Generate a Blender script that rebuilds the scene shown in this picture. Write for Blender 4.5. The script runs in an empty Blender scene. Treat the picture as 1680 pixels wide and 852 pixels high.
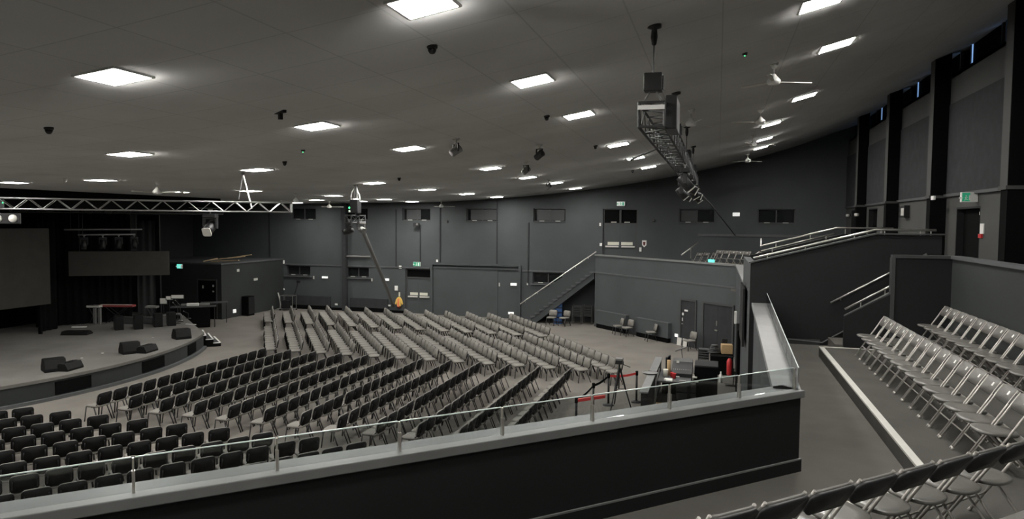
import bpy, bmesh, math, random
import numpy as np
from mathutils import Vector, Matrix
random.seed(7)
S = bpy.context.scene
COL = S.collection
PI = math.pi
# ---------------------------------------------------------------- camera
CX, CY = 840.0, 426.0
FOC = 1164.663
ROT = np.array([[0.9604399, -0.02264064, 0.27756547],
                [0.27837237, 0.04941521, -0.95920121],
                [0.00800097, 0.99852168, 0.05376287]])
EYE = np.array([0.0, 0.0, 5.72])
cam_d = bpy.data.cameras.new('camera')
cam_d.sensor_fit = 'HORIZONTAL'
cam_d.sensor_width = 36.0
cam_d.lens = FOC / 1680.0 * 36.0
cam_d.clip_start = 0.05
cam_d.clip_end = 200
cam = bpy.data.objects.new('camera', cam_d)
COL.objects.link(cam)
M = Matrix.Identity(4)
for i in range(3):
    for j in range(3):
        M[i][j] = float(ROT[i, j])
    M[i][3] = float(EYE[i])
cam.matrix_world = M
S.camera = cam
S.view_settings.view_transform = 'Standard'
S.view_settings.look = 'None'
S.view_settings.gamma = 1
S.view_settings.use_curve_mapping = False
S.view_settings.exposure = 0.0

def _ray(px, py):
    return ROT @ np.array([px - CX, -(py - CY), -FOC])
def atz(px, py, z=0.0):
    d = _ray(px, py); return Vector(EYE + d * ((z - EYE[2]) / d[2]))
def atx(px, py, x):
    d = _ray(px, py); return Vector(EYE + d * (x / d[0]))
def aty(px, py, y):
    d = _ray(px, py); return Vector(EYE + d * (y / d[1]))
def depth_of(p):
    return -float((ROT.T @ (np.array(p, float) - EYE))[2])
def project(p):
    c = ROT.T @ (np.array(p, float) - EYE)
    return CX - FOC * c[0] / c[2], CY + FOC * c[1] / c[2]

# ---------------------------------------------------------------- materials
def mat(name, col, rough=0.6, metal=0.0, noise=0.0, nscale=8.0, bump=0.0, bscale=60.0, spec=0.5, emit=None, estr=0.0):
    m = bpy.data.materials.new(name); m.use_nodes = True
    nt = m.node_tree; b = nt.nodes['Principled BSDF']
    c = (col[0], col[1], col[2], 1)
    b.inputs['Base Color'].default_value = c
    b.inputs['Roughness'].default_value = rough
    b.inputs['Metallic'].default_value = metal
    b.inputs['Specular IOR Level'].default_value = spec
    if emit:
        b.inputs['Emission Color'].default_value = (*emit, 1)
        b.inputs['Emission Strength'].default_value = estr
    if noise > 0 or bump > 0:
        tc = nt.nodes.new('ShaderNodeTexCoord')
    if noise > 0:
        n = nt.nodes.new('ShaderNodeTexNoise'); n.inputs['Scale'].default_value = nscale; n.inputs['Detail'].default_value = 5
        nt.links.new(tc.outputs['Object'], n.inputs['Vector'])
        r = nt.nodes.new('ShaderNodeValToRGB')
        r.color_ramp.elements[0].position = 0.3; r.color_ramp.elements[1].position = 0.7
        r.color_ramp.elements[0].color = tuple(x * (1 - noise) for x in col) + (1,)
        r.color_ramp.elements[1].color = tuple(min(1, x * (1 + noise)) for x in col) + (1,)
        nt.links.new(n.outputs['Fac'], r.inputs['Fac']); nt.links.new(r.outputs['Color'], b.inputs['Base Color'])
    if bump > 0:
        n2 = nt.nodes.new('ShaderNodeTexNoise'); n2.inputs['Scale'].default_value = bscale; n2.inputs['Detail'].default_value = 3
        nt.links.new(tc.outputs['Object'], n2.inputs['Vector'])
        bp = nt.nodes.new('ShaderNodeBump'); bp.inputs['Strength'].default_value = bump; bp.inputs['Distance'].default_value = 0.01
        nt.links.new(n2.outputs['Fac'], bp.inputs['Height']); nt.links.new(bp.outputs['Normal'], b.inputs['Normal'])
    return m
MAT = {}
def defmat(k, *a, **kw): MAT[k] = mat(k, *a, **kw)
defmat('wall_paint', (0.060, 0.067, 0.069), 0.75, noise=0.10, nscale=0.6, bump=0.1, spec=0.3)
defmat('wall_rear_paint', (0.062, 0.062, 0.060), 0.75, noise=0.08, nscale=0.6, bump=0.1, spec=0.3)
defmat('acoustic', (0.034, 0.036, 0.038), 0.9, noise=0.12, nscale=3, bump=0.2, spec=0.2)
defmat('black_paint', (0.012, 0.013, 0.0135), 0.7, noise=0.10, nscale=1.5, spec=0.25)
defmat('stage_black', (0.004, 0.0043, 0.0043), 0.9, noise=0.15, nscale=1.2, spec=0.06)
defmat('trim_grey', (0.085, 0.09, 0.092), 0.5, noise=0.05, spec=0.4)
defmat('cap_grey', (0.165, 0.168, 0.166), 0.45, noise=0.10, nscale=3, spec=0.5)
defmat('carpet', (0.170, 0.158, 0.142), 0.97, noise=0.10, nscale=0.9, bump=0.5, bscale=300, spec=0.1)
defmat('deck_carpet', (0.125, 0.118, 0.108), 0.97, noise=0.10, nscale=1.5, bump=0.5, bscale=300, spec=0.1)
defmat('stage_carpet', (0.15, 0.145, 0.135), 0.95, noise=0.14, nscale=0.7, bump=0.4, bscale=200, spec=0.1)
defmat('nosing', (0.55, 0.54, 0.50), 0.5, noise=0.06, nscale=4)
defmat('fabric', (0.205, 0.196, 0.178), 0.95, noise=0.12, nscale=90, bump=0.4, bscale=400, spec=0.15)
defmat('chair_shell', (0.007, 0.007, 0.0073), 0.6, noise=0.1, nscale=10, spec=0.16)
defmat('chair_tube', (0.014, 0.014, 0.015), 0.45, spec=0.4)
defmat('fold_seat', (0.135, 0.130, 0.119), 0.30, noise=0.05, nscale=12, spec=0.55)
defmat('fold_plastic', (0.115, 0.110, 0.101), 0.5, noise=0.05, nscale=12, spec=0.4)
defmat('fold_shade', (0.020, 0.020, 0.021), 0.5, noise=0.05, nscale=12, spec=0.4)  # folding chair plastic darkened, shade of the backrest's unlit rear
defmat('fold_tube', (0.40, 0.38, 0.35), 0.42, metal=0.3)
defmat('steel', (0.62, 0.60, 0.56), 0.3, metal=0.9)
defmat('alu', (0.27, 0.27, 0.265), 0.4, metal=0.8)
defmat('alu_dark', (0.06, 0.062, 0.062), 0.45, metal=0.5)
defmat('black_plastic', (0.012, 0.012, 0.013), 0.45, spec=0.4)
defmat('dark_grey', (0.045, 0.047, 0.048), 0.6, noise=0.06, nscale=5)
defmat('mid_grey', (0.16, 0.16, 0.155), 0.6, noise=0.06, nscale=5)
defmat('white', (0.75, 0.75, 0.72), 0.5)
defmat('offwhite', (0.55, 0.54, 0.50), 0.55)
defmat('paper', (0.62, 0.61, 0.52), 0.7)
defmat('red', (0.55, 0.03, 0.035), 0.4)
defmat('belt_red', (0.62, 0.05, 0.05), 0.6)
defmat('blue', (0.03, 0.09, 0.24), 0.5)
defmat('dull_red', (0.26, 0.045, 0.045), 0.5)
defmat('tier_carpet', (0.088, 0.084, 0.077), 0.97, noise=0.10, nscale=1.5, bump=0.5, bscale=300, spec=0.1)
defmat('navy', (0.008, 0.018, 0.05), 0.5)
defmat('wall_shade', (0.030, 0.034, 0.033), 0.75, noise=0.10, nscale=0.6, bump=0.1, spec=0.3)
defmat('yellow', (0.75, 0.50, 0.12), 0.7)
defmat('orange', (0.80, 0.22, 0.10), 0.7)
defmat('maroon', (0.10, 0.015, 0.015), 0.8)
defmat('wood', (0.42, 0.32, 0.19), 0.6, noise=0.2, nscale=6)
defmat('cardboard', (0.48, 0.33, 0.17), 0.8, noise=0.06)
defmat('screen', (0.040, 0.038, 0.034), 0.75, noise=0.10, nscale=2, spec=0.2)
defmat('pane', (0.012, 0.013, 0.014), 0.06, spec=0.5)
defmat('blind', (0.05, 0.053, 0.055), 0.7)
defmat('green_sign', (0.02, 0.30, 0.16), 0.5, emit=(0.05, 0.55, 0.30), estr=0.25)
defmat('teal_lit', (0.1, 0.6, 0.5), 0.5, emit=(0.15, 0.85, 0.70), estr=1.1)
defmat('sign_white', (0.7, 0.75, 0.70), 0.5, emit=(0.8, 0.9, 0.82), estr=0.35)
defmat('glow_white', (0.8, 0.8, 0.8), 0.5, emit=(1, 1, 0.95), estr=0.5)  # weak white glow, also put on wall sockets that are no lamps
defmat('led_green', (0.0, 0.4, 0.1), 0.4, emit=(0.1, 1.0, 0.35), estr=2.0)
defmat('sky_gap', (0.1, 0.2, 0.4), 0.5, emit=(0.30, 0.55, 1.0), estr=0.8)
PANEL_STRENGTH = 130.0
defmat('diffuser', (0.9, 0.9, 0.9), 0.5, emit=(1.0, 0.975, 0.925), estr=PANEL_STRENGTH)
# ceiling: dark fibre boards with faint joints
m = mat('ceiling_board', (0.20, 0.20, 0.195), 0.85, spec=0.2)
nt = m.node_tree; b = nt.nodes['Principled BSDF']
tc = nt.nodes.new('ShaderNodeTexCoord'); mp = nt.nodes.new('ShaderNodeMapping')
mp.inputs['Rotation'].default_value = (0, 0, PI / 2)
br = nt.nodes.new('ShaderNodeTexBrick')
br.inputs['Color1'].default_value = (0.60, 0.60, 0.59, 1); br.inputs['Color2'].default_value = (0.62, 0.62, 0.61, 1)
br.inputs['Mortar'].default_value = (0.50, 0.50, 0.49, 1)
br.inputs['Scale'].default_value = 1.0; br.inputs['Mortar Size'].default_value = 0.012
br.inputs['Brick Width'].default_value = 1.2; br.inputs['Row Height'].default_value = 1.2; br.offset = 0.0
ns = nt.nodes.new('ShaderNodeTexNoise'); ns.inputs['Scale'].default_value = 0.5; ns.inputs['Detail'].default_value = 4
mx = nt.nodes.new('ShaderNodeMix'); mx.data_type = 'RGBA'; mx.blend_type = 'MULTIPLY'; mx.inputs[0].default_value = 0.35
nt.links.new(tc.outputs['Object'], mp.inputs['Vector']); nt.links.new(mp.outputs['Vector'], br.inputs['Vector'])
nt.links.new(tc.outputs['Object'], ns.inputs['Vector'])
nt.links.new(br.outputs['Color'], mx.inputs[6]); nt.links.new(ns.outputs['Fac'], mx.inputs[7])
nt.links.new(mx.outputs[2], b.inputs['Base Color'])
MAT['ceiling'] = m
# balustrade glass: slightly smoked, mirrors a little
m = bpy.data.materials.new('smoked_glass'); m.use_nodes = True; nt = m.node_tree
for n in list(nt.nodes): nt.nodes.remove(n)
o = nt.nodes.new('ShaderNodeOutputMaterial'); tr = nt.nodes.new('ShaderNodeBsdfTransparent'); gl = nt.nodes.new('ShaderNodeBsdfGlossy')
tr.inputs['Color'].default_value = (0.76, 0.78, 0.78, 1); gl.inputs['Roughness'].default_value = 0.03
lw = nt.nodes.new('ShaderNodeLayerWeight'); lw.inputs['Blend'].default_value = 0.5
pw = nt.nodes.new('ShaderNodeMath'); pw.operation = 'POWER'; pw.inputs[1].default_value = 4.0
fr = nt.nodes.new('ShaderNodeMath'); fr.operation = 'MULTIPLY_ADD'; fr.inputs[1].default_value = 0.55; fr.inputs[2].default_value = 0.035
nt.links.new(lw.outputs['Facing'], pw.inputs[0]); nt.links.new(pw.outputs[0], fr.inputs[0]); mxs = nt.nodes.new('ShaderNodeMixShader')
nt.links.new(fr.outputs[0], mxs.inputs[0]); nt.links.new(tr.outputs[0], mxs.inputs[1]); nt.links.new(gl.outputs[0], mxs.inputs[2])
nt.links.new(mxs.outputs[0], o.inputs['Surface'])
MAT['glass'] = m
defmat('glass_edge', (0.55, 0.62, 0.60), 0.25, spec=0.6)
w = bpy.data.worlds.new('night'); S.world = w; w.use_nodes = True
w.node_tree.nodes['Background'].inputs['Color'].default_value = (0.01, 0.012, 0.016, 1)
w.node_tree.nodes['Background'].inputs['Strength'].default_value = 0.1

# ---------------------------------------------------------------- mesh builder
class MB:
    def __init__(s): s.v = []; s.f = []
    def add(s, vs, fs):
        k = len(s.v); s.v.extend([tuple(map(float, v)) for v in vs]); s.f.extend([tuple(i + k for i in f) for f in fs]); return s
    def box(s, x0, x1, y0, y1, z0, z1):
        vs = [(x, y, z) for z in (z0, z1) for y in (y0, y1) for x in (x0, x1)]
        return s.add(vs, [(0, 2, 3, 1), (4, 5, 7, 6), (0, 1, 5, 4), (2, 6, 7, 3), (0, 4, 6, 2), (1, 3, 7, 5)])
    def obox(s, c, size, mtx=None):
        vs = [Vector((x * size[0] / 2, y * size[1] / 2, z * size[2] / 2)) for z in (-1, 1) for y in (-1, 1) for x in (-1, 1)]
        if mtx is not None: vs = [mtx @ v for v in vs]
        c = Vector(c)
        return s.add([v + c for v in vs], [(0, 2, 3, 1), (4, 5, 7, 6), (0, 1, 5, 4), (2, 6, 7, 3), (0, 4, 6, 2), (1, 3, 7, 5)])
    def prism(s, poly, z0, z1):
        n = len(poly)
        a = sum(poly[i][0] * poly[(i + 1) % n][1] - poly[(i + 1) % n][0] * poly[i][1] for i in range(n))
        if a < 0: poly = poly[::-1]
        vs = [(p[0], p[1], z0) for p in poly] + [(p[0], p[1], z1) for p in poly]
        fs = [tuple(range(n))[::-1], tuple(range(n, 2 * n))] + [(i, (i + 1) % n, n + (i + 1) % n, n + i) for i in range(n)]
        return s.add(vs, fs)
    def prism_y(s, poly, y0, y1):            # polygon in x,z extruded along y
        n = len(poly)
        a = sum(poly[i][0] * poly[(i + 1) % n][1] - poly[(i + 1) % n][0] * poly[i][1] for i in range(n))
        if a < 0: poly = poly[::-1]
        vs = [(p[0], y0, p[1]) for p in poly] + [(p[0], y1, p[1]) for p in poly]
        fs = [tuple(range(n)), tuple(range(n, 2 * n))[::-1]] + [(i, n + i, n + (i + 1) % n, (i + 1) % n) for i in range(n)]
        return s.add(vs, fs)
    def prism_x(s, poly, x0, x1):            # polygon in y,z extruded along x
        n = len(poly)
        a = sum(poly[i][0] * poly[(i + 1) % n][1] - poly[(i + 1) % n][0] * poly[i][1] for i in range(n))
        if a < 0: poly = poly[::-1]
        vs = [(x0, p[0], p[1]) for p in poly] + [(x1, p[0], p[1]) for p in poly]
        fs = [tuple(range(n))[::-1], tuple(range(n, 2 * n))] + [(i, (i + 1) % n, n + (i + 1) % n, n + i) for i in range(n)]
        return s.add(vs, fs)
    def tube(s, p0, p1, r, n=8, r2=None, flat=1.0):
        p0 = Vector(p0); p1 = Vector(p1); d = (p1 - p0)
        if d.length < 1e-6: return s
        d.normalize(); u = d.cross(Vector((0, 0, 1)))
        if u.length < 1e-3: u = Vector((0, 1, 0)).cross(d) if abs(d.z) > .9 else Vector((1, 0, 0))
        u.normalize(); w_ = d.cross(u); r2 = r if r2 is None else r2
        vs = [p0 + (u * math.cos(a) * r * flat + w_ * math.sin(a) * r) for a in [2 * PI * i / n for i in range(n)]]
        vs += [p1 + (u * math.cos(a) * r2 * flat + w_ * math.sin(a) * r2) for a in [2 * PI * i / n for i in range(n)]]
        return s.add(vs, [(i, (i + 1) % n, n + (i + 1) % n, n + i) for i in range(n)] + [tuple(range(n))[::-1], tuple(range(n, 2 * n))])
    def path(s, pts, r, n=8):
        pts = [Vector(p) for p in pts]; k0 = len(s.v); m_ = len(pts); prev = None
        for i, p in enumerate(pts):
            t = (pts[min(i + 1, m_ - 1)] - pts[max(i - 1, 0)]).normalized()
            if prev is None:
                u = t.cross(Vector((0, 0, 1)))
                if u.length < 1e-3: u = t.cross(Vector((1, 0, 0)))
            else: u = prev - t * prev.dot(t)
            u.normalize(); prev = u; w_ = t.cross(u)
            s.v.extend([tuple(p + u * math.cos(2 * PI * j / n) * r + w_ * math.sin(2 * PI * j / n) * r) for j in range(n)])
        for i in range(m_ - 1):
            for j in range(n):
                a = k0 + i * n + j; b_ = k0 + i * n + (j + 1) % n
                s.f.append((a, b_, b_ + n, a + n))
        s.f.append(tuple(k0 + j for j in range(n))[::-1]); s.f.append(tuple(k0 + (m_ - 1) * n + j for j in range(n)))
        return s
    def lathe(s, prof, n=16, c=(0, 0, 0), mtx=None):
        k = len(prof); vs = []
        for r, z in prof:
            for j in range(n):
                v = Vector((max(r, 1e-4) * math.cos(2 * PI * j / n), max(r, 1e-4) * math.sin(2 * PI * j / n), z))
                if mtx is not None: v = mtx @ v
                vs.append(v + Vector(c))
        fs = [(i * n + j, i * n + (j + 1) % n, (i + 1) * n + (j + 1) % n, (i + 1) * n + j) for i in range(k - 1) for j in range(n)]
        fs += [tuple(range(n))[::-1], tuple((k - 1) * n + j for j in range(n))]
        return s.add(vs, fs)
    def sphere(s, c, r, n=10):
        return s.lathe([(r * math.sin(PI * i / (n // 2)), -r * math.cos(PI * i / (n // 2))) for i in range(n // 2 + 1)], n, c)
    def plate(s, outline, th, mtx):          # flat outline (a, b) with thickness along local z
        n = len(outline)
        vs = [mtx @ Vector((p[0], p[1], -th / 2)) for p in outline] + [mtx @ Vector((p[0], p[1], th / 2)) for p in outline]
        return s.add(vs, [tuple(range(n))[::-1], tuple(range(n, 2 * n))] + [(i, (i + 1) % n, n + (i + 1) % n, n + i) for i in range(n)])
    def mesh(s, name, smooth=False):
        me = bpy.data.meshes.new(name); me.from_pydata(s.v, [], s.f)
        bm = bmesh.new(); bm.from_mesh(me); bmesh.ops.recalc_face_normals(bm, faces=bm.faces); bm.to_mesh(me); bm.free()
        if smooth:
            for p in me.polygons: p.use_smooth = len(p.vertices) <= 4
        return me
    def build(s, name, material, parent=None, smooth=False, bevel=0.0, seg=2):
        me = s.mesh(name, smooth); me.materials.append(MAT[material] if isinstance(material, str) else material)
        ob = bpy.data.objects.new(name, me); COL.objects.link(ob)
        if parent is not None: ob.parent = parent
        if bevel > 0:
            md = ob.modifiers.new('bevel', 'BEVEL'); md.width = bevel; md.segments = seg; md.limit_method = 'ANGLE'; md.angle_limit = math.radians(40)
        return ob
def B(*a): return MB().box(*a)
def tag(o, label, cat, group=None, kind=None):
    o['label'] = label; o['category'] = cat
    if group: o['group'] = group
    if kind: o['kind'] = kind
    return o
def struct(o, label, cat):
    return tag(o, label, cat, None, 'structure')
def thing(name, label, cat, loc=(0, 0, 0), rotz=0.0, group=None, rot=None):
    o = bpy.data.objects.new(name, None); COL.objects.link(o)
    o.location = Vector(loc); o.rotation_euler = rot if rot else (0, 0, rotz); o.empty_display_size = 0.2
    return tag(o, label, cat, group)
def dup(root, loc, rotz=0.0, label=None, group=None):
    r = root.copy(); COL.objects.link(r); r.location = Vector(loc); r.rotation_euler = (0, 0, rotz)
    if label: r['label'] = label
    if group: r['group'] = group
    for ch in list(root.children):
        c = ch.copy(); COL.objects.link(c); c.parent = r
        for g in ch.children:
            d = g.copy(); COL.objects.link(d); d.parent = c
    return r
def rrect(w_, h_, r, n=4, r2=None):
    r2 = r if r2 is None else r2; out = []
    for cx, cy, a0, rr in ((w_ / 2 - r, h_ / 2 - r, 0, r), (-w_ / 2 + r, h_ / 2 - r, PI / 2, r), (-w_ / 2 + r2, -h_ / 2 + r2, PI, r2), (w_ / 2 - r2, -h_ / 2 + r2, 1.5 * PI, r2)):
        for i in range(n + 1):
            a = a0 + PI / 2 * i / n; out.append((cx + rr * math.cos(a), cy + rr * math.sin(a)))
    return out
ORD = ['first', 'second', 'third', 'fourth', 'fifth', 'sixth', 'seventh', 'eighth', 'ninth', 'tenth', 'eleventh', 'twelfth', 'thirteenth', 'fourteenth', 'fifteenth', 'sixteenth']
# ================================================================ the setting
NEAR_Y, FAR_Y, STAGE_X, REAR_X = -1.2, 40.0, -31.0, 6.35
PX_ = np.array([-31, -24, -20.5, -16.5, -12, -9.41, -7.4, -5.9, -3.1, -2.56, .62, 2, 3.65, 6.1, 7.6])
PZ_ = np.array([6.74, 6.74, 6.80, 6.82, 7.07, 7.29, 7.5, 7.69, 8.1, 8.2, 8.86, 9.22, 9.67, 10.55, 11.1])
def cz(x): return float(np.interp(x, PX_, PZ_))
def ceil_at(px, py):
    d = _ray(px, py); lo, hi = 0.0005, 0.09
    f = lambda t: (EYE + t * d)[2] - cz((EYE + t * d)[0])
    t = lo
    while t < hi:
        if f(t) >= 0: break
        t += 2e-5
    return Vector(EYE + t * d)
# smooth ceiling curve
xs = np.linspace(-34.3, 7.4, 96)
zs = np.array([np.mean([cz(x + dx) for dx in (-1.2, -.6, 0, .6, 1.2)]) if -29 < x < 5 else cz(x) for x in xs])
mb = MB(); n = len(xs)
for y in (NEAR_Y - .3, FAR_Y + .3):
    mb.v += [(float(x), y, float(z)) for x, z in zip(xs, zs)]
for y in (NEAR_Y - .3, FAR_Y + .3):
    mb.v += [(float(x), y, float(z) + .2) for x, z in zip(xs, zs)]
for i in range(n - 1):
    mb.f.append((i, i + 1, n + i + 1, n + i)); mb.f.append((2 * n + i, 3 * n + i, 3 * n + i + 1, 2 * n + i + 1))
mb.f += [(i, 2 * n + i, 2 * n + i + 1, i + 1) for i in range(n - 1)] + [(n + i, n + i + 1, 3 * n + i + 1, 3 * n + i) for i in range(n - 1)]
mb.f += [(0, n, 3 * n, 2 * n), (n - 1, 3 * n - 1, 4 * n - 1, 2 * n - 1)]
def ceil_real(x): return float(np.interp(x, xs, zs))
cz = ceil_real
ceiling = mb.build('ceiling', 'ceiling'); struct(ceiling, 'curved dark grey boarded ceiling sweeping up towards the rear wall', 'ceiling')
for p in ceiling.data.polygons: p.use_smooth = True
struct(B(-34.3, REAR_X + .3, NEAR_Y - .3, FAR_Y + .3, -.2, 0).build('floor', 'carpet'), 'beige grey carpet floor of the hall under the chair rows', 'floor')

def wall_holes(u0, u1, z0, z1, holes, mk):
    us = sorted({u0, u1, *[h[0] for h in holes], *[h[1] for h in holes]}); zz = sorted({z0, z1, *[h[2] for h in holes], *[h[3] for h in holes]})
    for i in range(len(us) - 1):
        for j in range(len(zz) - 1):
            um, zm = (us[i] + us[i + 1]) / 2, (zz[j] + zz[j + 1]) / 2
            if not any(h[0] < um < h[1] and h[2] < zm < h[3] for h in holes): mk(us[i], us[i + 1], zz[j], zz[j + 1])
UPW = [(-18.6, -16.75), (-14.44, -12.5), (-10.3, -8.4), (-2.05, -.17), (2.03, 3.9), (-26.4, -24.6), (-22.8, -20.95)]
LOW = [(-26.8, -25.03), (-22.45, -20.88), (-10.32, -8.5)]
holes = [(a, b_, 5.72, 6.47) for a, b_ in UPW] + [(a, b_, 2.13, 2.75) for a, b_ in LOW] + [(-6.25, -4.3, 3.3, 6.47), (-18.4, -16.7, 0, 2.76)]
mb = MB(); wall_holes(-34.3, 7.0, 0, 11.3, holes, lambda a, b_, c, d: mb.box(a, b_, FAR_Y, FAR_Y + .35, c, d))
struct(mb.build('wall_far', 'wall_paint'), 'charcoal painted side wall across the hall with two rows of small windows', 'wall')
struct(B(STAGE_X - .3, 7, NEAR_Y - .3, NEAR_Y, 0, 11.3).build('wall_near', 'wall_paint'), 'charcoal side wall behind the upper seats', 'wall')
struct(MB().box(STAGE_X - .3, STAGE_X, NEAR_Y, 30.8, 0, 7).build('wall_stage', 'stage_black'), 'black wall behind the stage', 'wall')
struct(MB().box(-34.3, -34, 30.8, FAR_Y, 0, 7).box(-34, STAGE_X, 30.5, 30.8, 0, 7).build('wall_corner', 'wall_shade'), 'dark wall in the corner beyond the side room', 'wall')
# rear wall with doors, pilasters, panels, high windows
RH = [(20.5, 22.4, 4.14, 6.2), (32.6, 34.4, 4.14, 6.4), (37.6, 38.6, 4.14, 6.4)]
mb = MB(); wall_holes(NEAR_Y, FAR_Y, 0, 10.0, RH, lambda a, b_, c, d: mb.box(REAR_X, REAR_X + .3, a, b_, c, d))
struct(mb.build('wall_rear', 'wall_rear_paint'), 'tall charcoal rear wall behind the raked seats', 'wall')
struct(B(7.25, 7.45, NEAR_Y, FAR_Y, 9.6, 11.4).build('wall_recess', 'stage_black'), 'black back of the high window recess above the rear wall', 'wall')
struct(B(REAR_X, 7.25, NEAR_Y, FAR_Y, 9.9, 10.0).build('trim_1', 'wall_rear_paint'), 'ledge under the high windows on the rear wall', 'ledge')
PIL = [35.0, 29.15, 23.5, 17.75]
nm = ['farthest grey pilaster on the rear wall, near the corner', 'grey pilaster on the rear wall, second from the far corner', 'grey pilaster on the rear wall, left of the exit door', 'grey pilaster on the rear wall, right of the exit door']
for i, y in enumerate(PIL):
    o = bpy.data.objects.new('pilaster', None); COL.objects.link(o); struct(o, nm[i], 'pilaster'); o.location = (REAR_X, y, 3.0)
    MB().box(-.42, 0, -.16, .22, 0, cz(6.2) - 2.9).build('column_body', 'stage_black', o)
    MB().box(-.43, -.42, -.16, .22, 3.57, cz(6.0) - 3.0).box(-.43, -.02, .22, .25, 3.57, cz(6.0) - 3.0).build('front_plate', 'wall_rear_paint', o)
    MB().box(-.46, 0, -.18, .26, 3.49, 3.57).build('ledge_band', 'wall_rear_paint', o)
edges = [FAR_Y] + PIL + [11.9]
for i in range(5):
    a, b_ = edges[i + 1] + .27, edges[i] - (.27 if i else 0)
    o = B(REAR_X - .05, REAR_X, a, b_, 6.6, 9.15).build('trim_%d' % (i + 2), 'acoustic')
    struct(o, 'dark acoustic panel on the rear wall, %s bay from the far corner' % ORD[i], 'wall panel')
struct(B(REAR_X - .09, REAR_X, 11, FAR_Y, 6.52, 6.6).build('trim_7', 'dark_grey'), 'dark ledge line along the rear wall below the acoustic panels', 'ledge')
k = 1
def lit_slit(y0, y1, nth):
    o = bpy.data.objects.new('window_%d' % (20 + nth), None); COL.objects.link(o)
    struct(o, 'high window above the rear wall with dark blind and blue light at its edge, %s from the far corner' % ORD[nth], 'window')
    o['label'] = 'high blacked-out window above the rear wall, %s from far corner' % ORD[nth]
    o.location = (6.75, (y0 + y1) / 2, 10.0); h = (y1 - y0) / 2
    MB().box(-.03, .05, -h, h, 0, .06).box(-.03, .05, -h, -h + .06, 0, .95).box(-.03, .05, h - .06, h, 0, .95).build('frame', 'dark_grey', o)
    MB().box(.03, .05, -h + .06, h - .06, .06, .95).build('blind', 'stage_black', o)
    MB().box(-.0, .02, -h + .06, -h + .14, .06, .95).box(0, .02, h - .10, h - .06, .06, .95).box(0, .02, -h + .14, -h + .5, .20, .26).build('pane', 'sky_gap', o)
    return o
for i in range(5):
    a, b_ = edges[i + 1] + .4, edges[i] - .4
    lit_slit(a, (a + b_) / 2 - .1, i * 2 + 1); lit_slit((a + b_) / 2 + .1, b_, i * 2)

# far wall windows
def window(n, x0, x1, z0, z1, label, blind=None, stay=True):
    o = bpy.data.objects.new('window_%d' % n, None); COL.objects.link(o); struct(o, label, 'window'); o.location = (x0, FAR_Y, z0)
    w_, h_ = x1 - x0, z1 - z0
    f = MB()
    f.box(0, w_, .16, .24, 0, .05).box(0, w_, .16, .24, h_ - .05, h_).box(0, .05, .16, .24, .05, h_ - .05).box(w_ - .05, w_, .16, .24, .05, h_ - .05).box(w_ / 2 - .03, w_ / 2 + .03, .16, .24, .05, h_ - .05)
    f.build('window_frame', 'dark_grey', o)
    MB().box(.05, w_ / 2 - .03, .2, .22, .05, h_ - .05).build('pane', 'pane', o)
    MB().box(w_ / 2 + .03, w_ - .05, .2, .22, .05, h_ - .05).build('pane', 'pane', o)
    if blind: MB().box(w_ * blind[0], w_ * blind[1], .17, .19, .07, h_ - .08).build('blind', 'blind', o)
    MB().box(-.03, w_ + .03, -.05, .16, -.04, .0).build('window_sill', 'wall_paint', o)
    if stay:
        MB().box(w_ * .25 - .14, w_ * .25 + .14, .10, .15, .015, .05).build('window_stay', 'offwhite', o)
        MB().box(w_ * .75 - .14, w_ * .75 + .14, .10, .15, .015, .05).build('window_stay', 'offwhite', o)
    return o
wl = ['upper window above the double exit door at floor level', 'upper window above the left part of the folding partition', 'upper window just left of the upper double door, above the stair foot',
      'upper window just right of the upper double door', 'upper window in the far wall nearest the rear wall', 'upper window behind the left truss, nearest the stage', 'upper window behind the hanging hoist']
bl = [(.12, .62), (.12, .95), (.1, .95), (.05, .5), None, None, None]
for i, (a, b_) in enumerate(UPW): window(i + 1, a, b_, 5.72, 6.47, 'dark ' + wl[i], bl[i])
wl = ['dark low window beside the corner of the side room', 'dark low window between the steel column and the leaning cable loom', 'dark low window above the foot of the staircase']
for i, (a, b_) in enumerate(LOW):
    o = window(i + 8, a, b_, 2.13, 2.75, wl[i]); MB().box(-.1, (b_ - a) + .15, -.12, 0, -.09, -.04).build('window_board', 'trim_grey', o)
# double doors
def ddoor(n, x0, x1, z0, z1, ztr, label, sills):
    o = bpy.data.objects.new('door_%d' % n, None); COL.objects.link(o); struct(o, label, 'door'); o.location = (x0, FAR_Y, z0)
    w_, h_, t_ = x1 - x0, z1 - z0, ztr - z0
    MB().box(0, .07, .1, .22, 0, h_).box(w_ - .07, w_, .1, .22, 0, h_).box(.07, w_ - .07, .1, .22, h_ - .06, h_).box(.07, w_ - .07, .1, .22, t_ - .03, t_ + .05).build('door_frame', 'dark_grey', o)
    for s in (0, 1):
        a = .07 + s * (w_ / 2 - .07); b_ = a + w_ / 2 - .075
        lf = MB().box(a, b_, .14, .20, .01, t_ - .03).build('door_leaf', 'wall_paint', o)
        MB().box(a + .08, b_ - .08, .06, .14, 1.0, 1.08).build('push_bar', 'offwhite', lf)
        MB().box(a + .2 - .14 * s, b_ - .06 - .14 * s, .125, .14, 1.13, 1.3).build('door_notice', 'paper', lf)
    MB().box(.07, w_ - .07, .17, .20, t_ + .05, h_ - .06).build('transom', 'stage_black', o)
    return o
ddoor(1, -18.4, -16.7, 0, 2.76, 2.2, 'dark grey double exit door at floor level with white push bars', 0)
d = ddoor(2, -6.25, -4.3, 3.3, 6.47, 5.62, 'dark upper double door above the balcony parapet with paper notices', 0)
MB().box(.92, 1.02, .08, .16, 2.38, 3.1).build('mullion', 'dark_grey', d)
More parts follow.
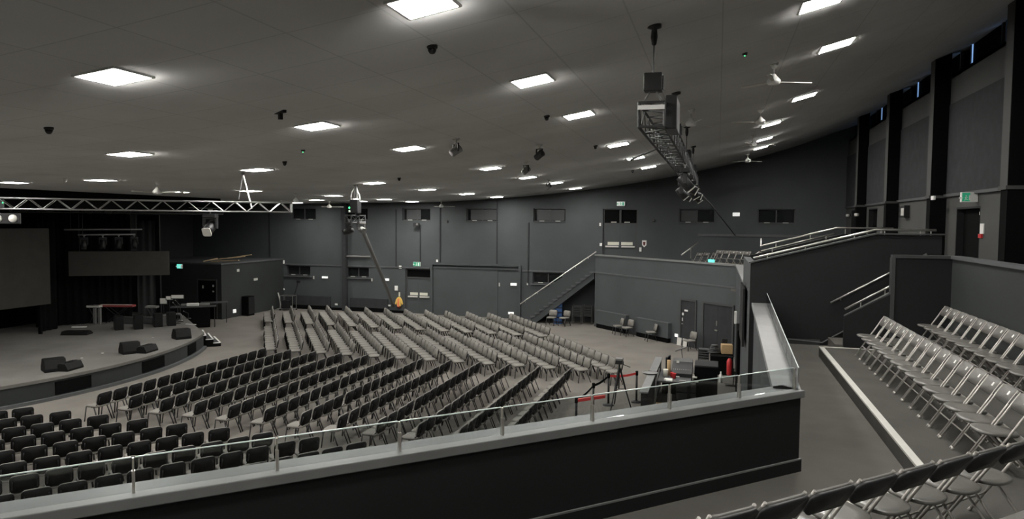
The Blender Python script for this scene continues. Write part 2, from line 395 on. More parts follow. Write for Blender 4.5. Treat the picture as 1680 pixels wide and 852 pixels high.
MB().box(.45, .75, .1, .15, 2.40, 2.44).build('window_stay', 'offwhite', d); MB().box(1.2, 1.5, .1, .15, 2.40, 2.44).build('window_stay', 'offwhite', d)
# rear wall doors
for n, (a, b_, c, dd), lab in ((3, RH[0], 'black open doorway in the rear wall under the exit sign'), (4, RH[1], 'narrow dark door in the rear wall beyond the stair rails'), (5, RH[2], 'small dark door at the far corner of the rear wall')):
    o = bpy.data.objects.new('door_%d' % n, None); COL.objects.link(o); struct(o, lab, 'door'); o.location = (REAR_X, a, c)
    MB().box(.18, .24, 0, b_ - a, 0, dd - c).build('door_leaf', 'stage_black', o)
    MB().box(.0, .18, 0, .05, 0, dd - c).box(0, .18, b_ - a - .05, b_ - a, 0, dd - c).box(0, .18, .05, b_ - a - .05, dd - c - .05, dd - c).build('door_frame', 'black_paint', o)
    if n == 3: MB().box(.06, .17, .12, .3, dd - c - .22, dd - c - .14).build('door_closer', 'offwhite', o)
# dado trim, partition frame, conduits on the far wall
struct(MB().box(-26.95, -16.75, FAR_Y - .05, FAR_Y, 2.79, 2.87).build('trim_8', 'trim_grey'), 'dado ledge along the far wall left of the folding partition', 'ledge')
struct(MB().box(-10.95, -6.4, FAR_Y - .05, FAR_Y, 2.79, 2.87).build('trim_9', 'trim_grey'), 'dado ledge along the far wall behind the staircase', 'ledge')
o = struct(MB().box(-16.68, -11.0, FAR_Y - .16, FAR_Y, 3.06, 3.16).box(-16.6, -11.1, FAR_Y - .10, FAR_Y, 2.86, 2.94).box(-16.68, -16.54, FAR_Y - .16, FAR_Y, 0, 3.06).box(-11.14, -11.0, FAR_Y - .16, FAR_Y, 0, 3.06).build('trim_10', 'wall_paint'), 'thick grey frame of the folding partition in the far wall', 'partition frame')
struct(MB().box(-16.54, -12.43, FAR_Y - .05, FAR_Y, 0, 2.86).box(-12.40, -11.14, FAR_Y - .05, FAR_Y, 0, 2.72).build('partition_panel', 'wall_paint'), 'flat grey folding partition panels in the far wall', 'partition')
for i, (x, z0, z1, lab) in enumerate([(-19.01, 2.87, 6.4, 'thin dark conduit on the far wall left of the green exit sign'), (-17.39, 3.25, 5.45, 'thin dark conduit rising from the green exit sign'), (-10.58, 2.1, 5.65, 'thin dark conduit above the staircase foot'), (-12.5, 3.2, 6.9, 'thin seam strip above the folding partition'), (-16.1, 3.2, 6.9, 'thin seam strip above the left partition corner'), (-28.0, 3.3, 6.7, 'dark seam on the far wall above the side room')]):
    struct(B(x - .035, x + .035, FAR_Y - .05, FAR_Y, z0, z1).build('trim_%d' % (11 + i), 'acoustic'), lab, 'conduit')
struct(MB().box(-26.9, -18.45, FAR_Y - .10, FAR_Y, 0, .16).build('baseboard_left', 'stage_black'), 'black skirting along the far wall left of the exit door', 'skirting')
struct(MB().box(-11.0, -10.4, FAR_Y - .06, FAR_Y, 0, .14).build('baseboard_right', 'trim_grey'), 'grey skirting along the far wall right of the partition', 'skirting')
# steel column with bar
o = struct(MB().box(-22.6, -22.32, FAR_Y - .30, FAR_Y - .02, 0, 6.85).build('steel_column', 'acoustic'), 'dark steel column against the far wall below the hoist', 'column')
MB().tube((-22.32, FAR_Y - .16, 3.45), (-20.7, FAR_Y - .16, 3.45), .055).build('cross_bar', 'mid_grey', o)
struct(MB().box(-1.04, 6.3, FAR_Y - .06, FAR_Y, 5.0, 5.12).build('trim_18', 'trim_grey'), 'faint ledge on the far wall beside the upper seats', 'ledge')
# ---------------------------------------------------------------- side room beside the stage
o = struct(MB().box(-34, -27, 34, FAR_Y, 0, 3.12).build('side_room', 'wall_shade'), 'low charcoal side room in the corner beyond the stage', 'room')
MB().box(-34, -26.95, 33.95, FAR_Y, 3.12, 3.2).build('room_cap', 'trim_grey', o)
o = bpy.data.objects.new('door_6', None); COL.objects.link(o); struct(o, 'black door in the front of the side room beside the stage', 'door'); o.location = (-28.55, 34, 0)
MB().box(-.06, 1.26, -.05, 0, 2.2, 2.28).box(-.06, 0, -.05, 0, 0, 2.2).box(1.2, 1.26, -.05, 0, 0, 2.2).build('door_frame', 'dark_grey', o)
MB().box(0, 1.2, -.04, 0, 0, 2.2).build('door_leaf', 'stage_black', o)
for x, z, s in ((.28, 1.75, .16), (.98, 1.85, .12), (.98, 1.55, .08)):
    MB().box(x, x + .1, -.055, -.04, z, z + s).build('door_notice', 'offwhite', o)
# ---------------------------------------------------------------- stage
arc = [(-19.75 - .043 * (y - 19.4) ** 2, y) for y in np.linspace(12.6, 26.2, 29)]
def stage_poly(off):
    p = [(x - off, y) for x, y in arc]
    return p + [(-23.15 - off, 27.4), (-26.8, 30.7), (STAGE_X, 30.7), (STAGE_X, 8.2), (-26.7, 8.2), (-23.15 - off, 11.4)]
st = bpy.data.objects.new('stage', None); COL.objects.link(st); struct(st, 'low curved stage with grey carpet deck and charcoal front', 'stage')
MB().prism(stage_poly(.05), 0, .60).build('fascia', 'wall_shade', st)
MB().prism(stage_poly(0), .60, .70).build('deck', 'stage_carpet', st)
pl = [(x + .12, y) for x, y in arc]
MB().prism(pl + [(x - .02, y) for x, y in arc][::-1], 0, .10).build('plinth', 'trim_grey', st)
for (a, b_) in ((98, 147), (225, 262), (307, 323)):
    pts = []
    ys = [np.interp(v, [98, 147, 225, 262, 307, 323], [17.28, 18.48, 20.7, 22.0, 23.95, 24.9]) for v in (a, b_)]
    yy = np.linspace(ys[0], ys[1], 5); f = [(-19.775 - .043 * (y - 19.4) ** 2, y) for y in yy]
    MB().prism(f + [(x - .06, y) for x, y in f][::-1], .13, .53).build('vent_panel', 'stage_black', st)
# ---------------------------------------------------------------- near upper deck and parapet
deck = [(-6.4, NEAR_Y), (-6.4, .96), (.93, 8.28), (1.13, 17.1), (1.13, 21.7), (.9, 31.5), (-6.2, 38.4), (-6.2, FAR_Y), (REAR_X, FAR_Y), (REAR_X, NEAR_Y)]
struct(MB().prism(deck, 2.8, 3.0).build('floor_deck', 'deck_carpet'), 'grey carpet walkway of the raised seating deck', 'floor')
def strip(p0, p1, o0, o1):     # quad strip offset to the left of p0->p1
    p0 = Vector((p0[0], p0[1], 0)); p1 = Vector((p1[0], p1[1], 0)); d = (p1 - p0).normalized(); nn = Vector((-d.y, d.x, 0))
    return [tuple((p0 + nn * o0)[:2]), tuple((p1 + nn * o0)[:2]), tuple((p1 + nn * o1)[:2]), tuple((p0 + nn * o1)[:2])]
A_, B_ = (-6.4, .94), (.91, 8.25)
pn = bpy.data.objects.new('wall_parapet_near', None); COL.objects.link(pn); struct(pn, 'long black parapet wall in front of the upper seats', 'parapet')
MB().prism(strip(A_, B_, .0, .2), 0, 3.82).build('parapet_body', 'black_paint', pn)
MB().prism(strip(A_, (.935, 8.275), -.03, .28), 3.82, 3.9).build('parapet_cap', 'cap_grey', pn, bevel=.008)
MB().prism(strip(A_, (.925, 8.265), -.02, .0), 3.0, 3.13).build('parapet_skirting', 'black_paint', pn)
MB().prism(strip(A_, (.925, 8.265), -.022, .0), 3.13, 3.145).build('skirting_lip', 'cap_grey', pn)
pc = bpy.data.objects.new('wall_parapet_centre', None); COL.objects.link(pc); struct(pc, 'short parapet with pale cap running back to the tall black wall', 'parapet')
MB().prism([(.70, 8.3), (.86, 8.25), (1.08, 17.1), (.84, 17.1)], 0, 3.82).build('parapet_body', 'wall_paint', pc)
MB().prism([(.62, 8.22), (.92, 8.27), (1.14, 17.1), (.78, 17.1)], 3.82, 3.9).build('parapet_cap', 'cap_grey', pc, bevel=.008)
# glass balustrade: every pane and post
PST = [(-5.64, 1.71), (-4.98, 2.37), (-4.33, 3.03), (-3.67, 3.73), (-3.02, 4.38), (-2.36, 5.04), (-1.71, 5.69), (-1.05, 6.35), (-.4, 7.0), (.265, 7.665), (.86, 8.26)]
dn = Vector((-1, 1, 0)).normalized() * .03
for i in range(1, len(PST) - 1):
    p0 = Vector((*PST[i], 0)) + dn; p1 = Vector((*PST[i + 1], 0)) + dn; dv = (p1 - p0).normalized()
    a, b_ = p0 + dv * .012, p1 - dv * .012
    lab = 'smoked glass balustrade pane on the black parapet, %s from the corner post' % ORD[len(PST) - 2 - i]
    t = thing('glass_pane', lab, 'glass pane', (a.x, a.y, 3.9), math.atan2(dv.y, dv.x), 'glass panes on the parapet')
    L = (b_ - a).length
    MB().box(0, L, -.006, .006, .005, .235).build('pane', 'glass', t); MB().box(0, L, -.006, .006, .235, .242).build('top_edge', 'glass_edge', t)
for i in range(2, len(PST)):
    p = Vector((*PST[i], 3.9)) + dn
    o = MB().box(-.010, .010, -.026, .012, 0, .15).box(-.006, .006, -.016, .010, .15, .235).build('balustrade_post', 'steel'); o.location = p; o.rotation_euler = (0, 0, PI / 4)
    tag(o, 'steel clamp post on the black parapet, %s from the corner' % ORD[len(PST) - 1 - i] if i < len(PST) - 1 else 'steel clamp post at the corner of the black parapet', 'glass post', 'steel posts of the glass balustrade')
for i in range(9):
    y0 = 8.30 + i * .97; f0, f1 = (y0 - 8.27) / 8.83, (y0 + .95 - 8.27) / 8.83
    a, b_ = Vector((.885 + .22 * f0, y0, 3.9)), Vector((.885 + .22 * f1, y0 + .95, 3.9)); dv = b_ - a; L = dv.length
    t = thing('glass_pane', 'smoked glass pane along the pale-capped centre parapet, %s from its corner' % ORD[i], 'glass pane', a, math.atan2(dv.y, dv.x), 'glass panes on the centre parapet')
    MB().box(0, L, -.006, .006, .005, .235).build('pane', 'glass', t); MB().box(0, L, -.006, .006, .235, .242).build('top_edge', 'glass_edge', t)
# tiers
def tier(k, z, label, side):
    xk = 2.05 + 1.12 * (k - 1)
    if side == 'near':
        c = 5.73 - 1.58 * (k - 1); poly = [(xk, 16), (xk, xk + c), (NEAR_Y - c, NEAR_Y), (4.5 if k < 4 else 4.5, NEAR_Y), (4.5, 16)]
        nose = [((xk, 15.66 if k == 1 else 16), (xk, xk + c)), ((xk, xk + c), (NEAR_Y - c, NEAR_Y))]
    else:
        c = 33.93 + 1.58 * (k - 1); poly = [(xk, 21.8), (xk, c - xk), (c - FAR_Y, FAR_Y), (6.2, FAR_Y), (6.2, 21.8)]
        nose = [((xk, 21.8), (xk, c - xk)), ((xk, c - xk), (c - FAR_Y, FAR_Y))]
    o = bpy.data.objects.new('seating_tier', None); COL.objects.link(o); struct(o, label, 'tier')
    if side == 'near' and k == 1: poly = [(xk, 15.66), (xk, xk + c), (NEAR_Y - c, NEAR_Y), (4.5, NEAR_Y), (4.5, 15.95), (3.1, 15.95), (3.1, 15.66)]
    MB().prism(poly, 3.0 + .2 * (k - 1), z).build('tier_deck', 'tier_carpet', o)
    q = MB()
    for (p0, p1) in nose:
        s = strip(p0, p1, -.004, .085) if side == 'near' else strip(p0, p1, -.085, .004)
        q.prism(s, z - .02, z + .006)
    q.build('nosing', 'nosing', o)
    return o
tier(1, 3.2, 'lowest carpeted seating tier with pale nosing, near side', 'near')
tier(2, 3.4, 'second carpeted seating tier, near side', 'near')
tier(3, 3.6, 'third carpeted seating tier, near side', 'near')
for k in (1, 2, 3): tier(k, 3 + .2 * k, '%s carpeted seating tier on the far balcony' % ORD[k - 1], 'far')
struct(MB().box(4.65, REAR_X, NEAR_Y, FAR_Y, 3.0, 4.14).build('floor_upper', 'deck_carpet'), 'upper walkway along the rear wall', 'floor')
# seat wall and end wall
o = bpy.data.objects.new('wall_seat_back', None); COL.objects.link(o); struct(o, 'dark wall with pale cap behind the last row of folding chairs', 'wall')
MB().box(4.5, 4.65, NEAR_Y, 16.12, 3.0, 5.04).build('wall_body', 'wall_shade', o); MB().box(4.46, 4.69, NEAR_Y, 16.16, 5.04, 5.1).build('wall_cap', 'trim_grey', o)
o = bpy.data.objects.new('wall_seat_end', None); COL.objects.link(o); struct(o, 'dark end wall beside the rows of folding chairs', 'wall')
MB().box(3.46, 4.5, 16.0, 16.12, 3.0, 5.04).build('wall_body', 'black_paint', o); MB().box(3.42, 4.46, 15.97, 16.15, 5.04, 5.1).box(3.41, 3.48, 15.97, 16.15, 3.0, 5.04).build('wall_cap', 'dark_grey', o)
# stairs between end wall and tall block
q = MB()
for i in range(6): q.box(2.42 + .33 * i, 4.65, 16.13, 17.1, 3.0 + .19 * i, 3.0 + .19 * (i + 1))
o = struct(MB().prism_y([(2.57, 3.0), (2.57, 3.80), (3.46, 4.32), (3.46, 3.0)], 16.0, 16.12).build('wall_stair', 'black_paint'), 'low dark wall with sloping top beside the short stair', 'wall')
struct(q.build('stairs', 'deck_carpet'), 'short carpeted stair between the end wall and the tall black wall', 'stairs')
# tall block: two flanking walls with sloping tops, front wall
prof = [(.74, 0), (.74, 4.80), (3.33, 5.49), (4.6, 5.49), (4.6, 0)]
o = bpy.data.objects.new('wall_block_near', None); COL.objects.link(o); struct(o, 'tall black wall with sloping top beside the gangway', 'wall')
MB().prism_y(prof, 17.1, 17.25).build('wall_body', 'black_paint', o)
MB().prism_y([(.70, 4.80), (3.32, 5.495), (4.64, 5.495), (4.64, 5.525), (3.32, 5.525), (.70, 4.83)], 17.06, 17.29).build('wall_cap', 'dark_grey', o)
MB().box(1.14, 2.25, 17.085, 17.1, 3.0, 3.12).build('wall_skirting', 'dark_grey', o)
o = bpy.data.objects.new('wall_block_far', None); COL.objects.link(o); struct(o, 'matching tall wall on the far side of the gangway', 'wall')
MB().prism_y([(p[0], p[1] - .05) if p[1] else p for p in prof], 21.5, 21.65).build('wall_body', 'black_paint', o)
struct(MB().box(.74, .92, 17.25, 21.5, 0, 4.75).build('wall_block_front', 'wall_paint'), 'front of the tall gangway block facing the stage', 'wall')
struct(MB().prism_y([(.92, 3.0), (.92, 3.9), (3.3, 4.6), (4.65, 4.6), (4.65, 3.0)], 17.25, 21.5).build('floor_ramp', 'deck_carpet'), 'sloping gangway floor between the tall walls', 'floor')
# far balcony wall
P1, P2 = (-6.4, 38.5), (.80, 31.6)
o = bpy.data.objects.new('wall_balcony_far', None); COL.objects.link(o); struct(o, 'charcoal angled balcony front on the far side with lighter cap', 'wall')
MB().prism(strip(P1, P2, 0, .22), 0, 3.88).build('wall_body', 'wall_paint', o)
MB().prism(strip(P1, P2, -.05, .27), 3.88, 3.95).build('wall_cap', 'cap_grey', o)
MB().prism(strip(P1, P2, -.025, 0), 2.93, 3.0).build('slab_line', 'trim_grey', o)
MB().prism(strip(P1, (-2.2, 34.475), -.025, 0), 0, .12).build('wall_skirting', 'dark_grey', o)
o = bpy.data.objects.new('wall_balcony_centre', None); COL.objects.link(o); struct(o, 'wall under the centre of the far balcony facing the stage', 'wall')
MB().box(.80, 1.02, 21.65, 31.6, 0, 3.88).build('wall_body', 'wall_paint', o); MB().box(.76, 1.06, 21.65, 31.6, 3.88, 3.95).build('wall_cap', 'cap_grey', o)
struct(B(.70, .80, 24.3, 26.0, 0, 2.2).build('door_7', 'stage_black'), 'dark door under the far balcony centre', 'door')
# doors and heaters on the angled balcony front
ang = math.atan2(P2[1] - P1[1], P2[0] - P1[0])
def on_wall(px, py):     # distance along the angled wall of a floor-level pixel column
    d = _ray(px, py); p0 = Vector((*P1, 0)); dv = Vector((P2[0] - P1[0], P2[1] - P1[1], 0)).normalized()
    a = np.array([[d[0], -dv.x], [d[1], -dv.y]]); t, s = np.linalg.solve(a, np.array([p0.x - EYE[0], p0.y - EYE[1]]))
    return float(s), float(EYE[2] + t * d[2])
def wall_root(name, lab, cat, s, st_=True):
    p0 = Vector((*P1, 0)); dv = Vector((P2[0] - P1[0], P2[1] - P1[1], 0)).normalized()
    if st_:
        o = bpy.data.objects.new(name, None); COL.objects.link(o); struct(o, lab, cat)
    else: o = thing(name, lab, cat)
    o.location = p0 + dv * s; o.rotation_euler = (0, 0, ang); return o
s0, s1 = on_wall(1118, 540)[0], on_wall(1141, 540)[0]
d = wall_root('door_8', 'narrow dark service door with notices in the angled balcony front', 'door', s0); w_ = s1 - s0
MB().box(-.07, 0, -.06, 0, 0, 2.12).box(w_, w_ + .07, -.06, 0, 0, 2.12).box(-.07, w_ + .07, -.06, 0, 2.12, 2.2).build('door_frame', 'dark_grey', d)
MB().box(0, w_, -.02, .0, 0, 2.12).build('door_leaf', 'acoustic', d)
MB().box(.2, .42, -.03, -.02, 1.62, 1.7).build('door_notice', 'white', d); MB().box(.05, .15, -.03, -.02, 1.42, 1.54).build('door_notice', 'white', d)
MB().box(.05, .13, -.06, -.02, 1.0, 1.05).build('door_handle', 'steel', d); MB().box(.05, .1, -.03, -.02, 1.15, 1.3).build('keypad', 'offwhite', d)
s0, s1 = on_wall(1155, 540)[0], on_wall(1202, 540)[0]
d = wall_root('door_9', 'wide dark grey double door in the angled balcony front', 'door', s0); w_ = s1 - s0
MB().box(-.08, 0, -.06, 0, 0, 2.12).box(w_, w_ + .08, -.06, 0, 0, 2.12).box(-.08, w_ + .08, -.06, 0, 2.12, 2.2).build('door_frame', 'dark_grey', d)
for q in (0, 1): MB().box(q * w_ / 2 + .004, (q + 1) * w_ / 2 - .004, -.02, 0, 0, 2.12).build('door_leaf', 'acoustic', d)
MB().box(w_ * .42, w_ * .42 + .18, -.08, -.02, .98, 1.03).build('door_handle', 'steel', d); MB().box(w_ * .45, w_ * .45 + .05, -.04, -.02, 1.2, 1.42).build('lock_plate', 'steel', d)
for (a, b_, lab) in ((982, 1032, 'long low grey heater casing on the angled balcony front, beside two chairs'), (1048, 1102, 'long low grey heater casing on the angled balcony front, behind the single chair')):
    s0, s1 = on_wall(a, 515)[0], on_wall(b_, 525)[0]
    d = wall_root('heater', lab, 'heater', s0, False)
    MB().box(0, s1 - s0, -.22, 0, .22, .93).build('casing', 'wall_paint', d, bevel=.015); MB().box(0, s1 - s0, -.23, 0, .93, .96).build('heater_top', 'trim_grey', d); MB().box(.05, s1 - s0 - .05, -.18, 0, 0, .22).build('heater_base', 'stage_black', d)
for (x0, x1, lab) in ((-26.7, -23.5, 'long dark heater casing on the far wall left of the steel column'), (-22.1, -19.5, 'long dark heater casing on the far wall right of the steel column')):
    d = thing('heater', lab, 'heater', (x0, FAR_Y, 0))
    MB().box(0, x1 - x0, -.22, -.1, .25, .85).build('casing', 'acoustic', d, bevel=.015); MB().box(0, x1 - x0, -.2, -.1, 0, .25).build('heater_base', 'stage_black', d)
# staircase to the far balcony
sc = bpy.data.objects.new('staircase', None); COL.objects.link(sc); struct(sc, 'charcoal staircase climbing the far wall to the balcony', 'staircase')
NS = 15; x0, x1 = -10.3, -6.45; tr = (x1 - x0) / NS; rs = 3.0 / NS
for i in range(NS):
    MB().box(x0 + i * tr, x0 + (i + 1) * tr + .03, 38.5, 39.98, (i + 1) * rs - .06, (i + 1) * rs).build('tread', 'trim_grey', sc)
MB().prism_y([(x0, 0), (x0 - .1, 0), (x0 - .1, .15), (x1, 3.0 - .02), (x1, 2.62), (x0 + .55, 0)], 38.56, 39.98).build('stringer', 'wall_paint', sc)
MB().prism_y([(-10.55, .0), (-10.55, .98), (x1 + .05, 3.98), (x1 + .05, 3.0), (x0 + .1, .10)], 38.52, 38.62).build('balustrade', 'wall_paint', sc)
MB().tube((-10.62, 38.45, 1.06), (-6.35, 38.45, 4.10), .03).build('handrail', 'steel', sc)
for i in range(6):
    f = (i + .4) / 6; xx = -10.62 + 4.27 * f; zz = 1.06 + 3.04 * f
    MB().tube((xx, 38.45, zz), (xx, 38.5, zz - .1), .012).build('rail_bracket', 'steel', sc)
# ================================================================ conference chairs (front faces -x)
def tubes(ps, r=.013, flat=1.0):
    q = MB()
    for a, b_ in ps: q.tube(a, b_, r, 8, flat=flat)
    return q
def chair_parts():
    q = MB(); out = rrect(.46, .45, .09, 3)
    # padded seat with a gentle dip
    rows = []
    for sc_, z in ((.98, .425), (1.0, .440), (1.0, .455), (.93, .470), (.6, .468)):
        rows.append([(-.01 + p[1] * sc_, p[0] * sc_, z + (.012 if p[1] < -.15 and z < .46 else 0) * -1) for p in out])
    n = len(out); vs = [v for r_ in rows for v in r_]
    fs = [(i * n + j, i * n + (j + 1) % n, (i + 1) * n + (j + 1) % n, (i + 1) * n + j) for i in range(len(rows) - 1) for j in range(n)] + [tuple(range(n))[::-1], tuple(4 * n + j for j in range(n))]
    q.add(vs, fs); seat = q.mesh('seat', True)
    tilt = math.radians(12)
    def back(th0, th1, sx, sz):
        # curved panel: local a = width(y), b = height
        ol = rrect(.475 * sx, .35 * sz, .085, 4); n = len(ol); vs = []
        for t_ in (th0, th1):
            for a, b_ in ol:
                x = t_ + (a / .24) ** 2 * -.035; z = b_
                vs.append((.255 + x * math.cos(tilt) + z * math.sin(tilt), a, .655 + z * math.cos(tilt) - x * math.sin(tilt)))
        c0 = len(vs)
        for t_ in (th0, th1): vs.append((.255 + t_ * math.cos(tilt), 0, .655 - t_ * math.sin(tilt)))
        fs = [(c0, (i + 1) % n, i) for i in range(n)] + [(c0 + 1, n + i, n + (i + 1) % n) for i in range(n)] + [(i, (i + 1) % n, n + (i + 1) % n, n + i) for i in range(n)]
        return MB().add(vs, fs)
    pad = back(-.035, .0, .97, .97).mesh('backrest', True); shell = back(0, .022, 1.0, 1.0).mesh('back_rear', True)
    shape = dict(fl=[((-.19, .215, .43), (-.245, .235, 0))], fr=[((-.19, -.215, .43), (-.245, -.235, 0))],
                 rl=[((.07, .215, .43), (.245, .235, 0))], rr=[((.07, -.215, .43), (.245, -.235, 0))])
    legs = [tubes(v, .014, 1.4).mesh('leg', True) for v in shape.values()]
    fr = [((-.20, .215, .425), (.12, .215, .425)), ((-.20, -.215, .425), (.12, -.215, .425)), ((.0, -.215, .415), (.0, .215, .415)),
          ((.10, .2, .425), (.225, .2, .56)), ((.10, -.2, .425), (.225, -.2, .56)), ((.225, .2, .56), (.27, .19, .72)), ((.225, -.2, .56), (.27, -.19, .72))]
    frame = tubes(fr, .013).mesh('frame', True)
    q = MB()
    for k_ in shape.values():
        for a, b_ in k_: q.tube(a, b_, .014, 6, flat=1.4)
    for a, b_ in fr: q.tube(a, b_, .013, 6)
    whole = q.mesh('frame', True)
    for me, m_ in ((seat, 'fabric'), (pad, 'fabric'), (shell, 'chair_shell'), (frame, 'chair_tube'), (whole, 'chair_tube')): me.materials.append(MAT[m_])
    for l in legs: l.materials.append(MAT['chair_tube'])
    return seat, pad, shell, legs, frame, whole
SEAT, PAD, SHELL, LEGS, FRAME, WHOLE = chair_parts()
def obj(me, name, parent):
    o = bpy.data.objects.new(name, me); COL.objects.link(o); o.parent = parent; return o
def make_chair(full):
    t = bpy.data.objects.new('conference_chair', None); COL.objects.link(t)
    t['label'] = 'x'; t['category'] = 'chair'
    obj(SEAT, 'seat', t); bk = obj(PAD, 'backrest', t); sh = obj(SHELL, 'back_rear', bk); sh['label'] = 'black plastic back shell'
    if full:
        for l in LEGS: obj(l, 'leg', t)
        obj(FRAME, 'frame', t)
    else: obj(WHOLE, 'frame', t)
    return t
proto = {True: None, False: None}
def place_chair(x, y, rz, label, group, full=True, z=0.0):
    if proto[full] is None:
        proto[full] = make_chair(full); t = proto[full]; t.location = (x, y, z); t.rotation_euler = (0, 0, rz); t['label'] = label; t['group'] = group; return t
    return dup(proto[full], (x, y, z), rz, label, group)
A36 = math.radians(36)
rowd = Vector((math.sin(A36), -math.cos(A36), 0))       # along a row of the far blocks, towards the camera
chairs = []                                             # x, y, rot, label, group
base_lab = 'grey padded chair with black back, '
for k in range(12):                                     # middle block
    for j in range(14):
        chairs.append((-16.72 + 1.075 * k, 22.98 - .553 * j, 0.0, base_lab + '%s from far aisle in %s row of middle block' % (ORD[j], ORD[k]), 'chairs in the middle block'))
for k in range(13):                                     # far block
    x0, y0 = -17.40 + 1.165 * k, 24.90
    for j in range(12):
        x, y = x0 - rowd.x * .556 * j, y0 - rowd.y * .556 * j
        chairs.append((x, y, A36, base_lab + '%s from middle aisle in %s row of far block' % (ORD[j], ORD[k]), 'chairs in the far block'))
nf = [7, 8, 9] + [10] * 10
for k in range(13):                                     # far wing
    x0, y0 = -22.30 + 1.22 * k, 31.72
    for j in range(nf[k]):
        x, y = x0 - rowd.x * .556 * j, y0 - rowd.y * .556 * j
        chairs.append((x, y, A36, base_lab + '%s from far-block aisle in %s row of far wing' % (ORD[j], ORD[k]), 'chairs in the far wing'))
rown = Vector((-math.sin(A36), -math.cos(A36), 0))
for k in range(13):                                     # near wing
    x0, y0 = -17.28 + 1.195 * k, 13.99
    for j in range(12):
        x, y = x0 + rown.x * .567 * j, y0 + rown.y * .567 * j
        p = Vector((x + .2, y - .15, .82)); d = p - Vector(EYE)
        t_ = 7.78 / (-d.x + d.y) if (d.y - d.x) > 0 else 9
        px, py = project(p)
        if px < -35: continue
        if t_ < 1 and EYE[2] + d.z * t_ < 3.87: continue
        chairs.append((x, y, -A36, base_lab + '%s from middle aisle in %s row of near wing' % (ORD[j], ORD[k]), 'chairs in the near wing'))
loose = []
for px, py, rz, lab in ((905, 534, math.radians(80), 'grey padded chair beside the blue crates under the staircase, nearer the stage'), (926, 535, math.radians(62), 'grey padded chair beside the blue crates under the staircase, nearer the balcony front'),
                        (1014, 549, math.radians(25), 'grey padded chair at the heater casing, left one of the pair'), (1029, 552, math.radians(42), 'grey padded chair at the heater casing, right one of the pair'),
                        (1068, 560, math.radians(20), 'lone grey padded chair in front of the second heater casing'), (1131, 575, math.radians(38), 'lone grey padded chair in front of the narrow service door')):
    p = atz(px, py); loose.append((p.x, p.y, rz, lab))
for x, y, rz, lab in loose: place_chair(x, y, rz, lab, 'loose chairs along the far side', True)
def vis_rank(c):
    return depth_of((c[0], c[1], .5))
order = sorted(range(len(chairs)), key=lambda i: vis_rank(chairs[i]))
keep = set(order[:300 - len(loose)])
q_seat, q_back, q_fr = MB(), MB(), MB()
stuffv = []
for i in order:
    c = chairs[i]
    jx, jy, jr = random.uniform(-.015, .015), random.uniform(-.015, .015), random.uniform(-.03, .03)
    if i in keep:
        place_chair(c[0] + jx, c[1] + jy, c[2] + jr, c[3], c[4], vis_rank(c) < 23.0)
    else: stuffv.append((c[0] + jx, c[1] + jy, c[2] + jr))
me = bpy.data.meshes.new('chair_rows'); V, F, MI = [], [], []
srcs = [(SEAT, 0), (PAD, 0), (SHELL, 1), (WHOLE, 1)]
for (x, y, r) in stuffv:
    c_, s_ = math.cos(r), math.sin(r)
    for m_, idx in srcs:
        k = len(V)
        V.extend([(x + v.co.x * c_ - v.co.y * s_, y + v.co.x * s_ + v.co.y * c_, v.co.z) for v in m_.vertices])
        for p in m_.polygons: F.append([k + a for a in p.vertices]); MI.append(idx)
me.from_pydata(V, [], F); me.materials.append(MAT['fabric']); me.materials.append(MAT['chair_shell']); me.polygons.foreach_set('material_index', MI)
for p in me.polygons: p.use_smooth = len(p.vertices) <= 4
o = bpy.data.objects.new('chair_rows', me); COL.objects.link(o); tag(o, 'the farthest rows of grey padded chairs by the far wall', 'chairs', None, 'stuff')

